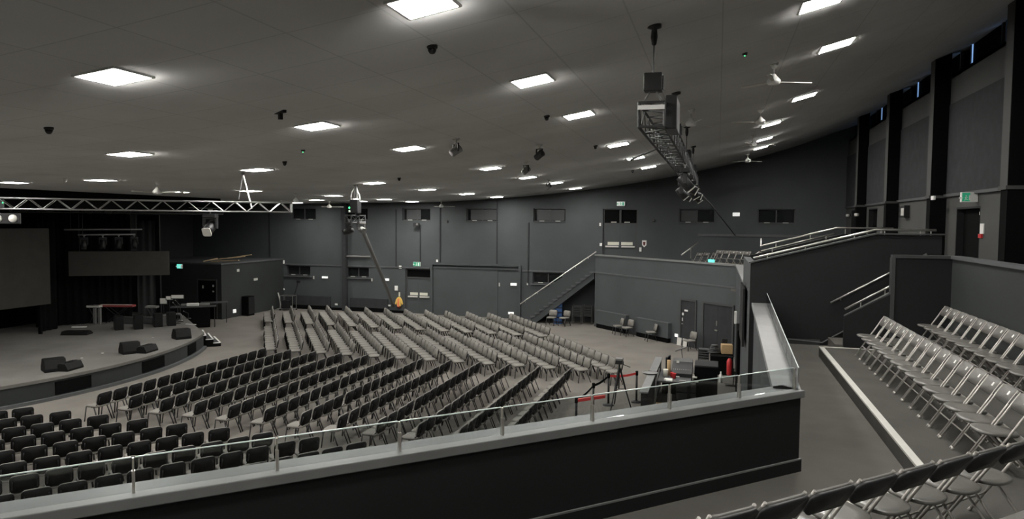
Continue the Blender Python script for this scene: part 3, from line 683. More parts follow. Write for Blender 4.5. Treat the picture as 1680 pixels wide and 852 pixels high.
# ================================================================ folding chairs (front faces -x)
def fold_parts():
    ol = []
    for i in range(28):
        a = 2 * PI * i / 28; ca, sa = math.cos(a), math.sin(a)
        w_ = .198 * (1.0 - .07 * ca)
        ol.append((math.copysign(abs(ca) ** .75, ca) * .205, math.copysign(abs(sa) ** .75, sa) * w_))
    q = MB(); n = len(ol); rows = []
    for s_, z in ((.96, .405), (1.0, .415), (1.0, .428), (.95, .437), (.5, .431)):
        rows.append([(-.005 + p[0] * s_, p[1] * s_, z + .02 * (-p[0] / .2) * .5) for p in ol])
    vs = [v for r_ in rows for v in r_]
    fs = [(i * n + j, i * n + (j + 1) % n, (i + 1) * n + (j + 1) % n, (i + 1) * n + j) for i in range(4) for j in range(n)] + [tuple(range(n))[::-1], tuple(4 * n + j for j in range(n))]
    seat = q.add(vs, fs).mesh('seat', True)
    tilt = math.atan2(.49, .80)
    ax = Vector((math.sin(tilt), 0, math.cos(tilt))); nx = Vector((math.cos(tilt), 0, -math.sin(tilt)))
    foot = Vector((-.20, 0, 0))
    def L(h, y, off=0.0):      # a point on the long tube line at height h
        return Vector((foot.x + h * math.tan(tilt) * 1.0, y, h)) + nx * off
    ol = rrect(.415, .195, .08, 5, .05); n = len(ol); vs = []
    for t_ in (-.012, .012):
        for a, b_ in ol:
            c_ = L(.715, 0, 0); off = t_ + (1 - (a / .21) ** 2) * .03
            v = c_ + ax * b_ + nx * off; vs.append((v.x, a, v.z))
    k0 = len(vs); c0x, c0z = L(.715, 0, 0).x, .715
    for t_ in (-.012, .012):
        v = L(.715, 0, 0) + nx * (t_ + .03); vs.append((v.x, 0, v.z))
    fs = [(k0, (i + 1) % n, i) for i in range(n)] + [(k0 + 1, n + i, n + (i + 1) % n) for i in range(n)] + [(i, (i + 1) % n, n + (i + 1) % n, n + i) for i in range(n)]
    vs2 = [tuple(Vector(v) + nx * .024 * 1.0) for v in vs]
    back = MB().add(vs, fs).mesh('backrest', True); bshade = MB().add([((v[0] - c0x) * 1.0 + c0x, v[1] * 1.03, (v[2] - c0z) * 1.04 + c0z) for v in vs2], fs).mesh('back_rear', True)  # second copy behind the backrest, coloured dark as its side away from light
    legs = []
    for s in (1, -1): legs.append(MB().tube(L(.015, .195 * s), L(.79, .185 * s), .0125, 8).tube(L(0, .195 * s), L(.03, .195 * s), .016, 8).mesh('front_leg', True))
    for s in (1, -1): legs.append(MB().tube((-.04, .175 * s, .40), (.29, .175 * s, .012), .0115, 8).tube((.282, .175 * s, .02), (.298, .175 * s, 0), .015, 8).mesh('rear_leg', True))
    bar = MB().tube(L(.20, .195), L(.20, -.195), .009, 8).mesh('crossbar', True)
    bar2 = MB().tube((.20, .175, .118), (.20, -.175, .118), .009, 8).mesh('crossbar', True)
    lab = MB(); c_ = L(.735, 0, 0) + nx * (.018 - .002); u = Vector((0, 1, 0))
    lab.add([c_ + ax * .026 + u * .020, c_ - ax * .026 + u * .020, c_ - ax * .026 - u * .020, c_ + ax * .026 - u * .020] + [c_ - nx * .003 + ax * .026 + u * .020, c_ - nx * .003 - ax * .026 + u * .020, c_ - nx * .003 - ax * .026 - u * .020, c_ - nx * .003 + ax * .026 - u * .020],
            [(0, 1, 2, 3), (7, 6, 5, 4), (0, 4, 5, 1), (1, 5, 6, 2), (2, 6, 7, 3), (3, 7, 4, 0)])
    return seat, back, legs, bar, bar2, lab.mesh('number_sticker'), bshade
FS, FB, FL, FC, FC2, FN, FSHADE = fold_parts(); FSHADE.materials.append(MAT['fold_shade'])
MAT['sticker'] = mat('sticker', (0.72, 0.71, 0.68), 0.6)
FB.materials.append(MAT['fold_plastic']); FS.materials.append(MAT['fold_seat']); FC.materials.append(MAT['fold_tube']); FC2.materials.append(MAT['fold_tube']); FN.materials.append(MAT['sticker'])
for l in FL: l.materials.append(MAT['fold_tube'])
def make_fold(z=0):
    t = bpy.data.objects.new('folding_chair', None); COL.objects.link(t); t['label'] = 'x'; t['category'] = 'chair'
    obj(FS, 'seat', t); bk = obj(FB, 'backrest', t); s = obj(FN, 'number_sticker', bk); s['label'] = 'small white sticker'; s = obj(FSHADE, 'back_rear', bk); s['label'] = 'backrest rear coloured dark for shade'
    for l in FL[:2]: obj(l, 'front_leg', t)
    for l in FL[2:]: obj(l, 'rear_leg', t)
    obj(FC, 'crossbar', t); obj(FC2, 'crossbar', t)
    return t
fp = None
def place_fold(x, y, z, rz, label, group):
    global fp
    if fp is None:
        fp = make_fold(); fp.location = (x, y, z); fp.rotation_euler = (0, 0, rz); fp['label'] = label; fp['group'] = group; return fp
    return dup(fp, (x, y, z), rz, label, group)
YS = [14.54 - .449 * i for i in range(15)]
for i, y in enumerate(YS):
    place_fold(2.77, y, 3.2, random.uniform(-.015, .015), 'grey folding chair with sticker, %s from the end wall in the lower row' % ORD[i], 'folding chairs in the lower row')
for i in range(12):
    place_fold(3.86, 14.85 - .44 * i, 3.4, random.uniform(-.012, .012), 'grey folding chair with sticker, %s from the end wall in the upper row' % ORD[i], 'folding chairs in the upper row')
for i in range(9):
    x, y = .11 + .3235 * (i - 1) - .185, 4.42 + .307 * (i - 1) + .185
    place_fold(x, y, 3.2, -PI / 4 + random.uniform(-.012, .012), 'folding chair seen from behind in front of the camera, %s from left' % ORD[i], 'folding chairs in the foreground row')
# far balcony folding chairs
def bal(px, py, z, dz): p = atz(px, py, z); return p
for i, px in enumerate((1175.5, 1187, 1198, 1209, 1220)):
    p = atz(px, 411.5 + i * .5, 4.38)
    place_fold(p.x, p.y, 3.6, math.radians(50), 'pale folding chair on the far balcony, %s from left in the back row' % ORD[i], 'folding chairs on the far balcony')
for i, px in enumerate((1142, 1153.5, 1168)):
    p = atz(px, 415.5, 4.18)
    place_fold(p.x, p.y, 3.4, math.radians(45), 'pale folding chair on the far balcony, %s from left in the front row' % ORD[i], 'folding chairs on the far balcony')
# ================================================================ ceiling lights
LP = [(695, 5), (187, 124), (213, 252), (165, 295), (20, 299), (292, 315), (520, 206), (422, 278), (411, 313), (485, 331), (520, 328), (548, 321), (591, 330), (614, 300), (671, 243), (631, 327), (701, 311), (695, 332), (766, 318), (805, 276), (816, 323), (874, 131), (866, 291), (911, 300), (944, 309), (950, 188), (1014, 237), (1043, 259), (1064, 274), (1348, 2), (1372, 73), (1319, 158), (1265, 203), (1254, 228), (1248, 242)]
COLX = [1.9, -3.05, -7.35, -12.0, -17.0, -21.0]
CN = ['row nearest rear wall', 'second row from rear wall', 'third row from rear wall', 'third row from stage', 'second row from stage', 'row nearest stage']
pts = {k: [] for k in range(6)}
for p in LP:
    w_ = ceil_at(*p)
    if p == (485, 331): w_ = Vector((-24.4, 37.5, 0))
    elif w_.x < -22: w_ = Vector((-20.9, w_.y * (-20.9 / w_.x), 0))
    k = min(range(6), key=lambda i: abs(COLX[i] - w_.x)); y = min(w_.y, 38.0)
    pts[k].append((w_.x, y))
extra_unseen = {0: [(1.8, 7.2), (1.8, 2.6)], 1: [(-3.05, 2.4)], 2: [(-7.35, 2.4)], 3: [(-12, 7.3), (-12, 2.4)], 4: [(-17, 12), (-17, 7.3), (-17, 2.4)], 5: [(-21, 12), (-21, 7.3), (-21, 2.4)]}  # panels out of view, added along the rows to light the hall
LW = .60
proto_l = None
for k in range(6):
    L_ = sorted(pts[k] + extra_unseen[k], key=lambda p: -p[1])
    for i, (x, y) in enumerate(L_):
        sl = math.atan2(cz(x + .3) - cz(x - .3), .6)
        lab = 'lit ceiling panel, %s from far wall in %s' % (ORD[i], CN[k])
        if proto_l is None:
            t = proto_l = thing('ceiling_light', lab, 'ceiling light', (x, y, cz(x)), group='square ceiling panels')
            h = LW / 2
            MB().box(-h - .03, -h, -h - .03, h + .03, -.025, .01).box(h, h + .03, -h - .03, h + .03, -.025, .01).box(-h, h, -h - .03, -h, -.025, .01).box(-h, h, h, h + .03, -.025, .01).build('frame', 'white', t)
            MB().box(-h, h, -h, h, -.014, .005).build('diffuser', 'diffuser', t)
        else: t = dup(proto_l, (x, y, cz(x)), 0, lab)
        t.rotation_euler = (0, -sl, 0)
# ================================================================ fans
FANS = [((1270, 105), 'white ceiling fan with long blades, nearest under the rear part of the ceiling', .36, 20), ((1248, 180), 'white ceiling fan beside the rear row of panels, second nearest', .36, 70),
        ((1236, 222), 'white ceiling fan beside the rear row of panels, third nearest', .36, 10), ((1227, 252), 'white ceiling fan above the far balcony, farthest of the rear line', .36, 35),
        ((1134, 180), 'white ceiling fan behind the right truss chains', .36, 50), ((258, 298), 'white ceiling fan above the left truss', .33, 15), ((485, 318), 'white ceiling fan past the end of the left truss', .33, 15),
        ((540, 330), 'white ceiling fan left of the hanging hoist', .33, 30), ((729, 330), 'white ceiling fan close to the far wall, above the exit door', .33, 20)]
def fan_build(p, lab, drop, a0):
    t = thing('ceiling_fan', lab, 'fan', (p.x, p.y, cz(p.x)), math.radians(a0), 'ceiling fans')
    MB().lathe([(.09, .03), (.085, -.03), (.04, -.09), (.015, -.1)], 14).build('canopy', 'white', t, True)
    MB().tube((0, 0, -.08), (0, 0, -drop + .12), .014).build('rod', 'offwhite', t)
    m_ = MB().lathe([(.03, -drop + .16), (.06, -drop + .12), (.13, -drop + .04), (.14, -drop), (.11, -drop - .05), (.02, -drop - .06)], 16).build('motor', 'white', t, True)
    for k in range(3):
        a = 2 * PI * k / 3; mt = Matrix.Rotation(a, 4, 'Z') @ Matrix.Translation((.48, 0, -drop)) @ Matrix.Rotation(math.radians(10), 4, 'X')
        MB().plate([(-.34, -.03), (.28, -.048), (.32, -.025), (.32, .025), (.28, .048), (-.34, .03)], .012, mt).build('blade', 'offwhite', t)
for p, lab, dr, a in FANS:
    w_ = ceil_at(*p); w_.y = min(w_.y, 38.6); fan_build(w_, lab, dr, a)
# ================================================================ detectors, spotlights on the ceiling
DET = [((709, 75), 'black dome detector on the ceiling, near the nearest light panel', 'black_plastic', .11), ((80, 209), 'black dome detector on the ceiling at far left', 'black_plastic', .11), ((467, 265), 'small black dome detector beside the lit panel above the left truss', 'black_plastic', .09),
       ((897, 190), 'black dome detector on the ceiling left of a lit panel', 'black_plastic', .1), ((977, 239), 'black dome detector left of the row of small lit panels', 'black_plastic', .1), ((107, 293), 'pale dome detector above the stage end of the left truss', 'white', .09),
       ((655, 292), 'tiny black dome detector right of the hoist', 'black_plastic', .09), ((1038, 280), 'tiny black dome detector near the far wall, left of the right truss', 'black_plastic', .09)]
for p, lab, m_, r in [(a_, b_, c_, d_ * .6) for a_, b_, c_, d_ in DET]:
    w_ = ceil_at(*p)
    t = thing('smoke_detector', lab, 'detector', (w_.x, w_.y, cz(w_.x)), group='ceiling detectors')
    MB().lathe([(r * 1.1, .02), (r * 1.1, -.02), (r, -.035)], 16).build('base', m_, t, True); MB().lathe([(r * .9, -.03), (r * .8, -.07), (r * .5, -.10), (.0, -.11)], 16).build('dome', m_, t, True)
for p, lab in (((1222, 87), 'tiny detector with green light on the ceiling near the rear fan'), ((497, 246), 'tiny detector with green light above the left chairs')):
    w_ = ceil_at(*p); t = thing('smoke_detector', lab, 'detector', (w_.x, w_.y, cz(w_.x)), group='ceiling detectors')
    MB().lathe([(.05, .02), (.045, -.03), (.02, -.04)], 12).build('base', 'dark_grey', t, True); MB().sphere((0, 0, -.045), .014).build('indicator', 'led_green', t)
w_ = ceil_at(460, 183); t = thing('ceiling_bracket', 'flat black bracket on the ceiling left of a lit panel', 'bracket', (w_.x, w_.y, cz(w_.x)), math.radians(-30))
MB().box(-.16, .16, -.03, .03, -.03, .02).build('plate', 'black_plastic', t); MB().box(-.03, .03, -.03, .03, -.13, -.03).build('stub', 'black_plastic', t)
for p, lab, a in (((748, 228), 'pale ceiling spotlight right of the nearer lit panel, largest of its line', -40), ((885, 238), 'dark ceiling spotlight between the middle rows of panels', -30), ((863, 266), 'pale ceiling spotlight close above a small lit panel', -30), ((900, 296), 'small pale ceiling spotlight beside the small lit panel nearer the far wall', -30)):
    w_ = ceil_at(*p); t = thing('ceiling_spotlight', lab, 'spotlight', (w_.x, w_.y, cz(w_.x)), math.radians(a), 'ceiling spotlights')
    MB().lathe([(.09, .02), (.09, -.02), (.03, -.04), (.02, -.10)], 12).build('mount', 'offwhite', t, True)
    MB().box(-.12, -.10, -.02, .02, -.30, -.1).box(.10, .12, -.02, .02, -.30, -.1).box(-.12, .12, -.02, .02, -.12, -.1).build('yoke', 'black_plastic', t)
    mt = Matrix.Rotation(math.radians(-55), 4, 'X')
    MB().lathe([(.05, -.16), (.09, -.14), (.10, .10), (.11, .12), (.10, .125)], 14, (0, 0, -.28), mt).build('head', 'dark_grey' if 'dark' in lab else 'mid_grey', t, True)
# ================================================================ trusses
def truss(name, lab, p0, p1, w_, h_, step, m_, group='lighting trusses'):
    p0 = Vector(p0); p1 = Vector(p1); d = p1 - p0; L = d.length; a = math.atan2(d.y, d.x)
    t = thing(name, lab, 'truss', p0, a, group)
    for y in (-w_ / 2, w_ / 2):
        for z in (0, h_): MB().tube((0, y, z), (L, y, z), .021, 8).build('chord', m_, t, True)
    n = max(1, int(L / step)); s = L / n
    br_ = MB()
    for y in (-w_ / 2, w_ / 2):
        for i in range(n):
            z0, z1 = (0, h_) if i % 2 else (h_, 0); br_.tube((i * s, y, z0), ((i + 1) * s, y, z1), .011, 6)
    for z in (0, h_):
        for i in range(n):
            y0, y1 = (-w_ / 2, w_ / 2) if i % 2 else (w_ / 2, -w_ / 2); br_.tube((i * s, y0, z), ((i + 1) * s, y1, z), .011, 6)
    br_.build('bracing', m_, t)
    e = MB()
    for x in (0, L):
        e.tube((x, -w_ / 2, 0), (x, -w_ / 2, h_), .02).tube((x, w_ / 2, 0), (x, w_ / 2, h_), .02).tube((x, -w_ / 2, 0), (x, w_ / 2, 0), .02).tube((x, -w_ / 2, h_), (x, w_ / 2, h_), .02)
    e.build('end_frame', m_, t)
    return t
def moving_head(lab, loc, rz, tilt, sc_=1.0, m_='black_plastic', face='offwhite'):
    t = thing('moving_head_light', lab, 'stage light', loc, rz, 'moving head lights'); t.scale = (sc_, sc_, sc_)
    MB().tube((0, 0, .10), (0, 0, .0), .025).box(-.05, .05, -.04, .04, .06, .12).build('clamp', 'alu', t)
    MB().box(-.18, .18, -.13, .13, -.12, 0).build('base', m_, t, bevel=.015)
    MB().box(-.20, -.15, -.06, .06, -.42, -.12).box(.15, .20, -.06, .06, -.42, -.12).box(-.20, .20, -.07, .07, -.16, -.12).build('yoke', m_, t, bevel=.01)
    mt = Matrix.Rotation(tilt, 4, 'X')
    h_ = MB().lathe([(.08, -.26), (.14, -.22), (.145, .0), (.13, .14), (.125, .20), (.10, .205)], 18, (0, 0, -.38), mt).build('head', m_, t, True)
    MB().lathe([(.09, .206), (.06, .215), (.0, .218)], 16, (0, 0, -.38), mt).build('lens', 'dark_grey', h_, True)
    pl_ = MB(); pl_.plate(rrect(.24, .26, .05, 3), .02, Matrix.Translation((0, 0, -.38)) @ mt @ Matrix.Translation((0, 0, -.27))); pl_.build('end_cap', face, h_)
    return t
A0, A1 = Vector((-18.6, 12.3, 5.93)), Vector((-11.9, 18.05, 6.02))
tA = truss('lighting_truss', 'silver box truss hanging above the left chairs', A0, A1, .29, .27, .30, 'alu')
dA = (A1 - A0).normalized()
pm = Vector((-13.55, 16.64, 5.87)); moving_head('moving head light with pale end cap under the left truss', pm, math.radians(15), math.radians(-60), 1.0)
# two slings from the ceiling to the left truss
pk = Vector((-12.85, 17.15, cz(-12.85) - .02))
t = thing('truss_sling', 'white V-shaped sling holding up the left truss', 'sling', pk)
fa = Vector((-12.72, 17.35, 6.02)) - pk; fb = Vector((-12.98, 17.12, 6.28)) - pk
MB().tube((0, 0, 0), fa, .022).build('sling_leg', 'white', t); MB().tube((0, 0, 0), fb, .012).build('sling_leg', 'alu', t); MB().lathe([(.05, .03), (.05, -.02), (.02, -.05)], 10).build('ceiling_plate', 'alu', t)
# blinder and small items on the left truss
p = A0 + dA * 1.95
t = thing('blinder_light', 'two-cell blinder light under the stage end of the left truss', 'stage light', (p.x, p.y, 5.86), math.atan2(dA.y, dA.x))
MB().box(-.30, .30, -.08, .08, -.30, -.04).build('housing', 'black_plastic', t, bevel=.01)
for s in (-.16, .16): MB().lathe([(.10, 0), (.09, .02), (.0, .03)], 14, (s, -.08, -.17), Matrix.Rotation(PI / 2, 4, 'X')).build('lamp', 'offwhite', t, True)
p = A0 + dA * 1.7; o = MB().box(-.20, .20, -.12, .12, 0, .22).build('truss_power_box', 'black_plastic', bevel=.01); o.location = (p.x, p.y, 5.96); o.rotation_euler = (0, 0, math.atan2(dA.y, dA.x)); tag(o, 'black power box inside the stage end of the left truss', 'power box')
MB().sphere((.21, -.10, .12), .018).build('indicator', 'led_green', o)
# right truss, seen along its length
C0, C1 = Vector((-.94, 10.3, 7.08)), Vector((-.94, 27.5, 7.08))
truss('lighting_truss', 'black box truss with chain hoists running away under the rear ceiling', C0, C1, .36, .34, .36, 'alu_dark')
o = MB().box(-.185, .185, -.012, .012, -.03, .03).build('white_batten', 'white'); o.location = (-.94, 10.23, 7.34); tag(o, 'white batten tied across the near end of the right truss', 'batten')
for i, (px, py, y) in enumerate(((1078, 33, 10.5), (1117, 150, 15.95), (1135, 207, 21.6), (1147, 237, 27.2))):
    x = -.94; zt = cz(x)
    t = thing('chain_hoist', 'black chain hoist on the right truss, %s from the near end' % ORD[i], 'hoist', (x, y, zt), 0, 'chain hoists')
    MB().lathe([(.10, .02), (.10, -.03), (.04, -.05), (.05, -.16), (.035, -.26), (.015, -.28)], 12).build('ceiling_hook', 'black_plastic', t, True)
    MB().tube((0, 0, -.26), (0, 0, 7.86 - zt), .012).build('chain', 'alu_dark', t)
    MB().box(-.13, .13, -.10, .10, 7.60 - zt, 7.86 - zt).box(.13, .15, -.06, .06, 7.62 - zt, 7.82 - zt).build('motor_body', 'black_plastic', t, bevel=.02)
    for s in (-1, 1): MB().tube((.05 * s, 0, 7.60 - zt), (.15 * s, 0, 7.42 - zt), .014).build('bridle', 'mid_grey', t)
o = MB().box(.06, .22, 0, .8, -.02, .46).build('distribution_box', 'black_plastic', bevel=.01); o.location = (-.82, 10.45, 7.08); tag(o, 'tall black box fixed to the side of the right truss near end', 'power box')
for i, (y, s, a) in enumerate(((17.0, 1, 40), (19.6, 1, 60), (22.3, 1, 30), (24.6, 1, 70), (26.5, 1, 35), (25.6, -1, 60), (22.9, -1, 40))):
    moving_head('black stage light on the right truss, %s from the near end on its %s side' % (ORD[i] if s > 0 else ORD[i - 5], 'rear' if s > 0 else 'hall'), (-.94 + .18 * s, y, 6.98), math.radians(90), math.radians(-a), .85)
o = MB().tube((0, 0, 0), (-.5, .25, -.18), .02).build('boom_arm', 'alu_dark'); o.location = (-1.12, 13.4, 7.08); tag(o, 'short dark boom arm sticking out of the right truss towards the hall', 'arm')
# power looms going down to the far wall
pB = Vector((-12.9, 23.7, 0))
o = MB().path([(-12.75, 23.95, 5.35), (-14.9, 29.2, 3.85), (-17.0, 34.5, 2.25), (-18.6, 38.4, 1.0), (-19.1, 39.75, .45)], .085, 10).build('cable_loom', 'mid_grey', None, True)
tag(o, 'thick grey cable loom slanting from the hoist down to the far wall', 'cable')
o = MB().path([(-.85, 27.6, 7.0), (-.3, 32, 6.5), (.3, 38.0, 5.8), (.9, 39.9, 5.05)], .03, 8).build('cable_loom', 'dark_grey', None, True)
tag(o, 'thin dark cable from the right truss to the far wall above the balcony', 'cable')
# hanging hoist cluster in the middle of the hall
zt = cz(-12.9)
t = thing('hanging_hoist', 'chain hoist with white cable loops and green light hanging above the middle aisle', 'hoist', (-12.9, 23.7, zt))
MB().lathe([(.08, .02), (.08, -.03), (.03, -.06)], 12).build('ceiling_plate', 'alu', t, True)
MB().tube((-.03, 0, 0), (-.03, 0, -.55), .02).tube((.05, 0, 0), (.05, 0, -.55), .035).build('chain', 'mid_grey', t)
MB().box(-.18, .16, -.14, .14, -1.05, -.55).build('motor_body', 'black_plastic', t, bevel=.03)
MB().lathe([(.12, 0), (.14, .05), (.10, .10)], 12, (0, 0, -.60)).build('top_ring', 'white', t, True)
MB().path([(-.03, 0, -.10), (-.16, .02, -.25), (-.21, .02, -.42), (-.17, 0, -.60)], .022).build('cable_loop', 'white', t, True)
MB().path([(.06, 0, 0), (.06, 0, -.2), (.15, 0, -.38), (.17, 0, -.62)], .025).build('cable_loop', 'white', t, True)
MB().sphere((-.19, -.12, -.85), .04).build('indicator', 'led_green', t)
MB().lathe([(.05, 0), (.05, .06), (.03, .09)], 10, (-.19, -.12, -1.02)).build('lamp_cap', 'white', t, True)
p = Vector((-12.9, 23.7, 5.62))
tr_ = truss('truss_section', 'short dark truss piece hanging under the hoist above the middle aisle', p + Vector((-.15, -.3, 0)), p + Vector((.0, .5, 0)), .29, .27, .28, 'alu_dark')
moving_head('dark stage light under the hoist piece, tilted left', p + Vector((-.22, -.1, .0)), math.radians(100), math.radians(70), .8, face='dark_grey')
moving_head('pale grey stage light under the hoist piece, tilted right', p + Vector((.2, .05, .05)), math.radians(60), math.radians(-70), .75, 'mid_grey', 'mid_grey')
# ================================================================ stage overhead
struct(MB().box(-24.4, -24.2, 9.5, 30.5, 6.1, 6.8).build('proscenium_header', 'stage_black'), 'dark header below the ceiling across the stage opening', 'header')
q0, q1, q2, q3 = aty(105, 377, 25.0), aty(233, 376.5, 27.9), aty(128, 385.5, 25.3), aty(222, 385.5, 27.4)
tS = [(tuple(q0), (q1.x, q1.y, q0.z), 'upper silver lighting bar above the side screen'), (tuple(q2), (q3.x, q3.y, q2.z), 'lower silver lighting bar above the side screen')]
for a, b_, lab in tS:
    a, b_ = Vector(a), Vector(b_); t = thing('lighting_bar', lab, 'lighting bar', a, 0, 'lighting bars over the stage'); d = b_ - a
    MB().tube((0, 0, 0), d, .035).build('bar', 'alu', t, True)
    for f in (.08, .92):
        q = a + d * f; MB().tube(d * f, Vector((d.x * f, d.y * f, cz(q.x) - a.z - .03)), .010).build('drop_cable', 'alu_dark', t)
a, b_ = Vector(tS[1][0]), Vector(tS[1][1])
for i, f in enumerate((.1, .42, .7, .98)): moving_head('black stage light on the lower bar above the side screen, %s from left' % ORD[i], a + (b_ - a) * f + Vector((0, 0, -.12)), math.radians(30), math.radians(-20), .8, face='dark_grey')
a, b_ = Vector(tS[0][0]), Vector(tS[0][1])
for i, f in enumerate((.3, .55, .8)):
    q = a + (b_ - a) * f; t = thing('par_can', 'small par light above the upper bar over the side screen, %s from left' % ORD[i], 'stage light', (q.x, q.y, 6.02), math.radians(-50), 'par lights above the stage')
    MB().lathe([(.08, -.16), (.11, -.1), (.11, .1), (.12, .12)], 14, (0, 0, 0), Matrix.Rotation(math.radians(70), 4, 'X')).build('can', 'black_plastic', t, True)
    MB().lathe([(.085, .105), (.0, .11)], 12, (0, 0, 0), Matrix.Rotation(math.radians(70), 4, 'X')).build('lens', 'offwhite', t)
    MB().tube((0, 0, .1), (0, 0, cz(q.x) - 6.02), .012).build('hanger', 'alu_dark', t)
truss('lighting_truss', 'dim silver truss deep above the stage', (-27.5, 22.0, 5.95), (-23.6, 29.8, 5.95), .29, .29, .45, 'alu_dark')
# LED wall and side screen
o = thing('led_wall', 'wide dark video screen at the back of the stage', 'screen', (-27.75, 19.4, 1.98))
MB().box(-.12, 0, -4.5, 4.5, 0, 3.28).build('screen_face', 'screen', o); MB().box(-.3, -.12, -4.4, 4.4, .05, 3.2).build('cabinet', 'stage_black', o); MB().box(-.28, -.14, -4.2, -4.1, -1.28, .05).box(-.28, -.14, 4.1, 4.2, -1.28, .05).build('support_leg', 'stage_black', o)
p0, p1 = Vector((-28.3, 25.35, 3.07)), Vector((-24.75, 27.55, 3.07)); d = p1 - p0
o = thing('side_screen', 'wide shallow dark screen hanging at the side of the stage', 'screen', p0, math.atan2(d.y, d.x))
MB().box(0, d.length, -.08, 0, 0, 1.12).build('screen_face', 'screen', o); MB().box(.05, d.length - .05, 0, .1, .04, 1.08).build('cabinet', 'stage_black', o)
for f in (.1, .9): MB().tube((d.length * f, .05, 1.08), (d.length * f, .05, cz(p0.x) - 3.07), .01).build('hanging_wire', 'alu_dark', o)
# drapes behind the stage
def drape(name, lab, p0, p1, z0, z1, m_):
    p0, p1 = Vector((*p0, 0)), Vector((*p1, 0)); d = p1 - p0; n_ = max(8, int(d.length / .06)); nn = Vector((-d.y, d.x, 0)).normalized(); q = MB()
    for off in (0, .03):
        for i in range(n_ + 1):
            v = p0 + d * (i / n_) + nn * (.05 * math.sin(i * 1.15) + off); q.v += [(v.x, v.y, z0), (v.x, v.y, z1)]
    m2 = 2 * (n_ + 1)
    for i in range(n_): q.f += [(2 * i, 2 * i + 2, 2 * i + 3, 2 * i + 1), (m2 + 2 * i, m2 + 2 * i + 1, m2 + 2 * i + 3, m2 + 2 * i + 2), (2 * i + 1, 2 * i + 3, m2 + 2 * i + 3, m2 + 2 * i + 1)]
    return tag(q.build(name, m_, None, True), lab, 'curtain')
drape('stage_curtain', 'black curtain under the side screen behind the keyboards', (-29.8, 24.9), (-27.6, 28.2), .71, 6.5, 'stage_black')
drape('stage_curtain', 'narrow dark grey curtain right of the black opening at the side of the stage', (-27.4, 28.35), (-27.0, 29.1), .71, 5.6, 'black_paint')
drape('stage_curtain', 'black curtain beside the big video screen', (-28.4, 23.9), (-28.6, 25.0), .71, 6.5, 'stage_black')
struct(MB().box(-29.6, -28.2, 30.7, 30.8, 0, 5.9).build('stage_flat', 'black_paint'), 'dark flat closing the side of the stage', 'flat')
# ================================================================ on and around the stage
def wedge(name, lab, loc, rz, w_=.62, d_=.55, h_=.36, group='stage monitors', cat='speaker'):
    t = thing(name, lab, cat, loc, rz, group)
    MB().prism_x([(-d_ / 2, 0), (d_ / 2, 0), (d_ / 2, h_ * .35), (d_ * .18, h_), (-d_ * .30, h_ * .95), (-d_ / 2, h_ * .25)], -w_ / 2, w_ / 2).build('cabinet', 'chair_shell', t, bevel=.012)
    a = math.atan2(h_ * .65, d_ * -.32); mid = Vector((0, d_ * .34, h_ * .675)); ln = math.hypot(h_ * .65, d_ * .32)
    m_ = Matrix.Translation(mid + Vector((0, .02, .012))) @ Matrix.Rotation(math.atan2(h_ * .65, -d_ * .32), 4, 'X')
    MB().plate(rrect(w_ * .9, ln * .85, .02, 2), .012, m_).build('grille', 'black_plastic', t)
    return t
def mon(px, py, lab, rz):
    p = atz(px, py, .70); return wedge('stage_monitor', lab, p, rz)
for (px, py, px2, lab) in ((98, 609, 117, 'black wedge monitor on the stage edge, nearest the camera'), (222, 580, 243, 'black wedge monitor on the stage edge, second from the camera'), (306, 556, 318, 'black wedge monitor on the stage edge next to the steps')):
    p = atz(px, py, .70); p.x -= .25
    wedge('stage_monitor', lab + ', left of its pair' if px < 300 else lab, p, math.radians(60), .62, .6, .42)
    if px < 300:
        p2 = atz(px2 + 5, py - 2, .70); p2.x -= .2
        wedge('stage_monitor', lab + ', flatter right of its pair', p2, math.radians(100), .75, .45, .26)
p = atz(126, 549, .70); wedge('stage_monitor', 'flat dark wedge lying near the back of the stage', p, math.radians(20), 1.1, .5, .16)
p = atz(130, 537.5, .70); o = MB().box(-.3, .3, -.06, .06, 0, .05).build('cable_cover', 'offwhite'); o.location = p; o.rotation_euler = (0, 0, .5); tag(o, 'pale strip lying at the back of the stage', 'strip')
# keyboards on stands
def keyboard(lab, loc, rz, L, m_, zk):
    t = thing('keyboard', lab, 'keyboard', loc, rz, 'stage keyboards')
    MB().box(-L / 2, L / 2, -.16, .16, zk - .10, zk).build('body', m_, t, bevel=.015)
    MB().box(-L / 2 + .08, L / 2 - .08, -.155, -.02, zk, zk + .012).build('keys', 'offwhite' if m_ != 'offwhite' else 'black_plastic', t)
    for s in (-1, 1):
        MB().tube((-L * .3, .14 * s, zk - .1), (L * .3, .14 * s, 0), .018).tube((L * .3, .14 * s, zk - .1), (-L * .3, .14 * s, 0), .018).build('stand_leg', 'black_plastic', t)
    return t
def at_h(px, py, floor_px):        # stand on the stage: ground point from the floor pixel, height from the item pixel
    g = atz(floor_px[0], floor_px[1], .70); d = _ray(px, py); s = math.hypot(g.x, g.y) / math.hypot(d[0], d[1]); return g, float(EYE[2] + d[2] * s)
g, z = at_h(193, 500, (193, 530)); rzk = math.radians(15)
keyboard('red stage keyboard on a black stand at the side of the stage', g, rzk, 1.65, 'dull_red', z - .7)
g2, z2 = at_h(156, 501, (156, 531)); keyboard('white stage keyboard on a black stand left of the red one', g2, rzk, .62, 'offwhite', z2 - .7)
for px in (156, 164):
    g, z = at_h(px, 516, (px, 532)); o = MB().box(-.06, .06, -.05, .05, 0, .75).build('speaker_column', 'mid_grey'); o.location = g; tag(o, 'slim grey column under the white keyboard, %s of two' % ('left' if px == 156 else 'right'), 'column', 'slim columns by the keyboard')
g, z = at_h(250, 502, (250, 528)); keyboard('small pale keyboard right of the dark grey curtain', g, rzk, .55, 'mid_grey', z - .7)
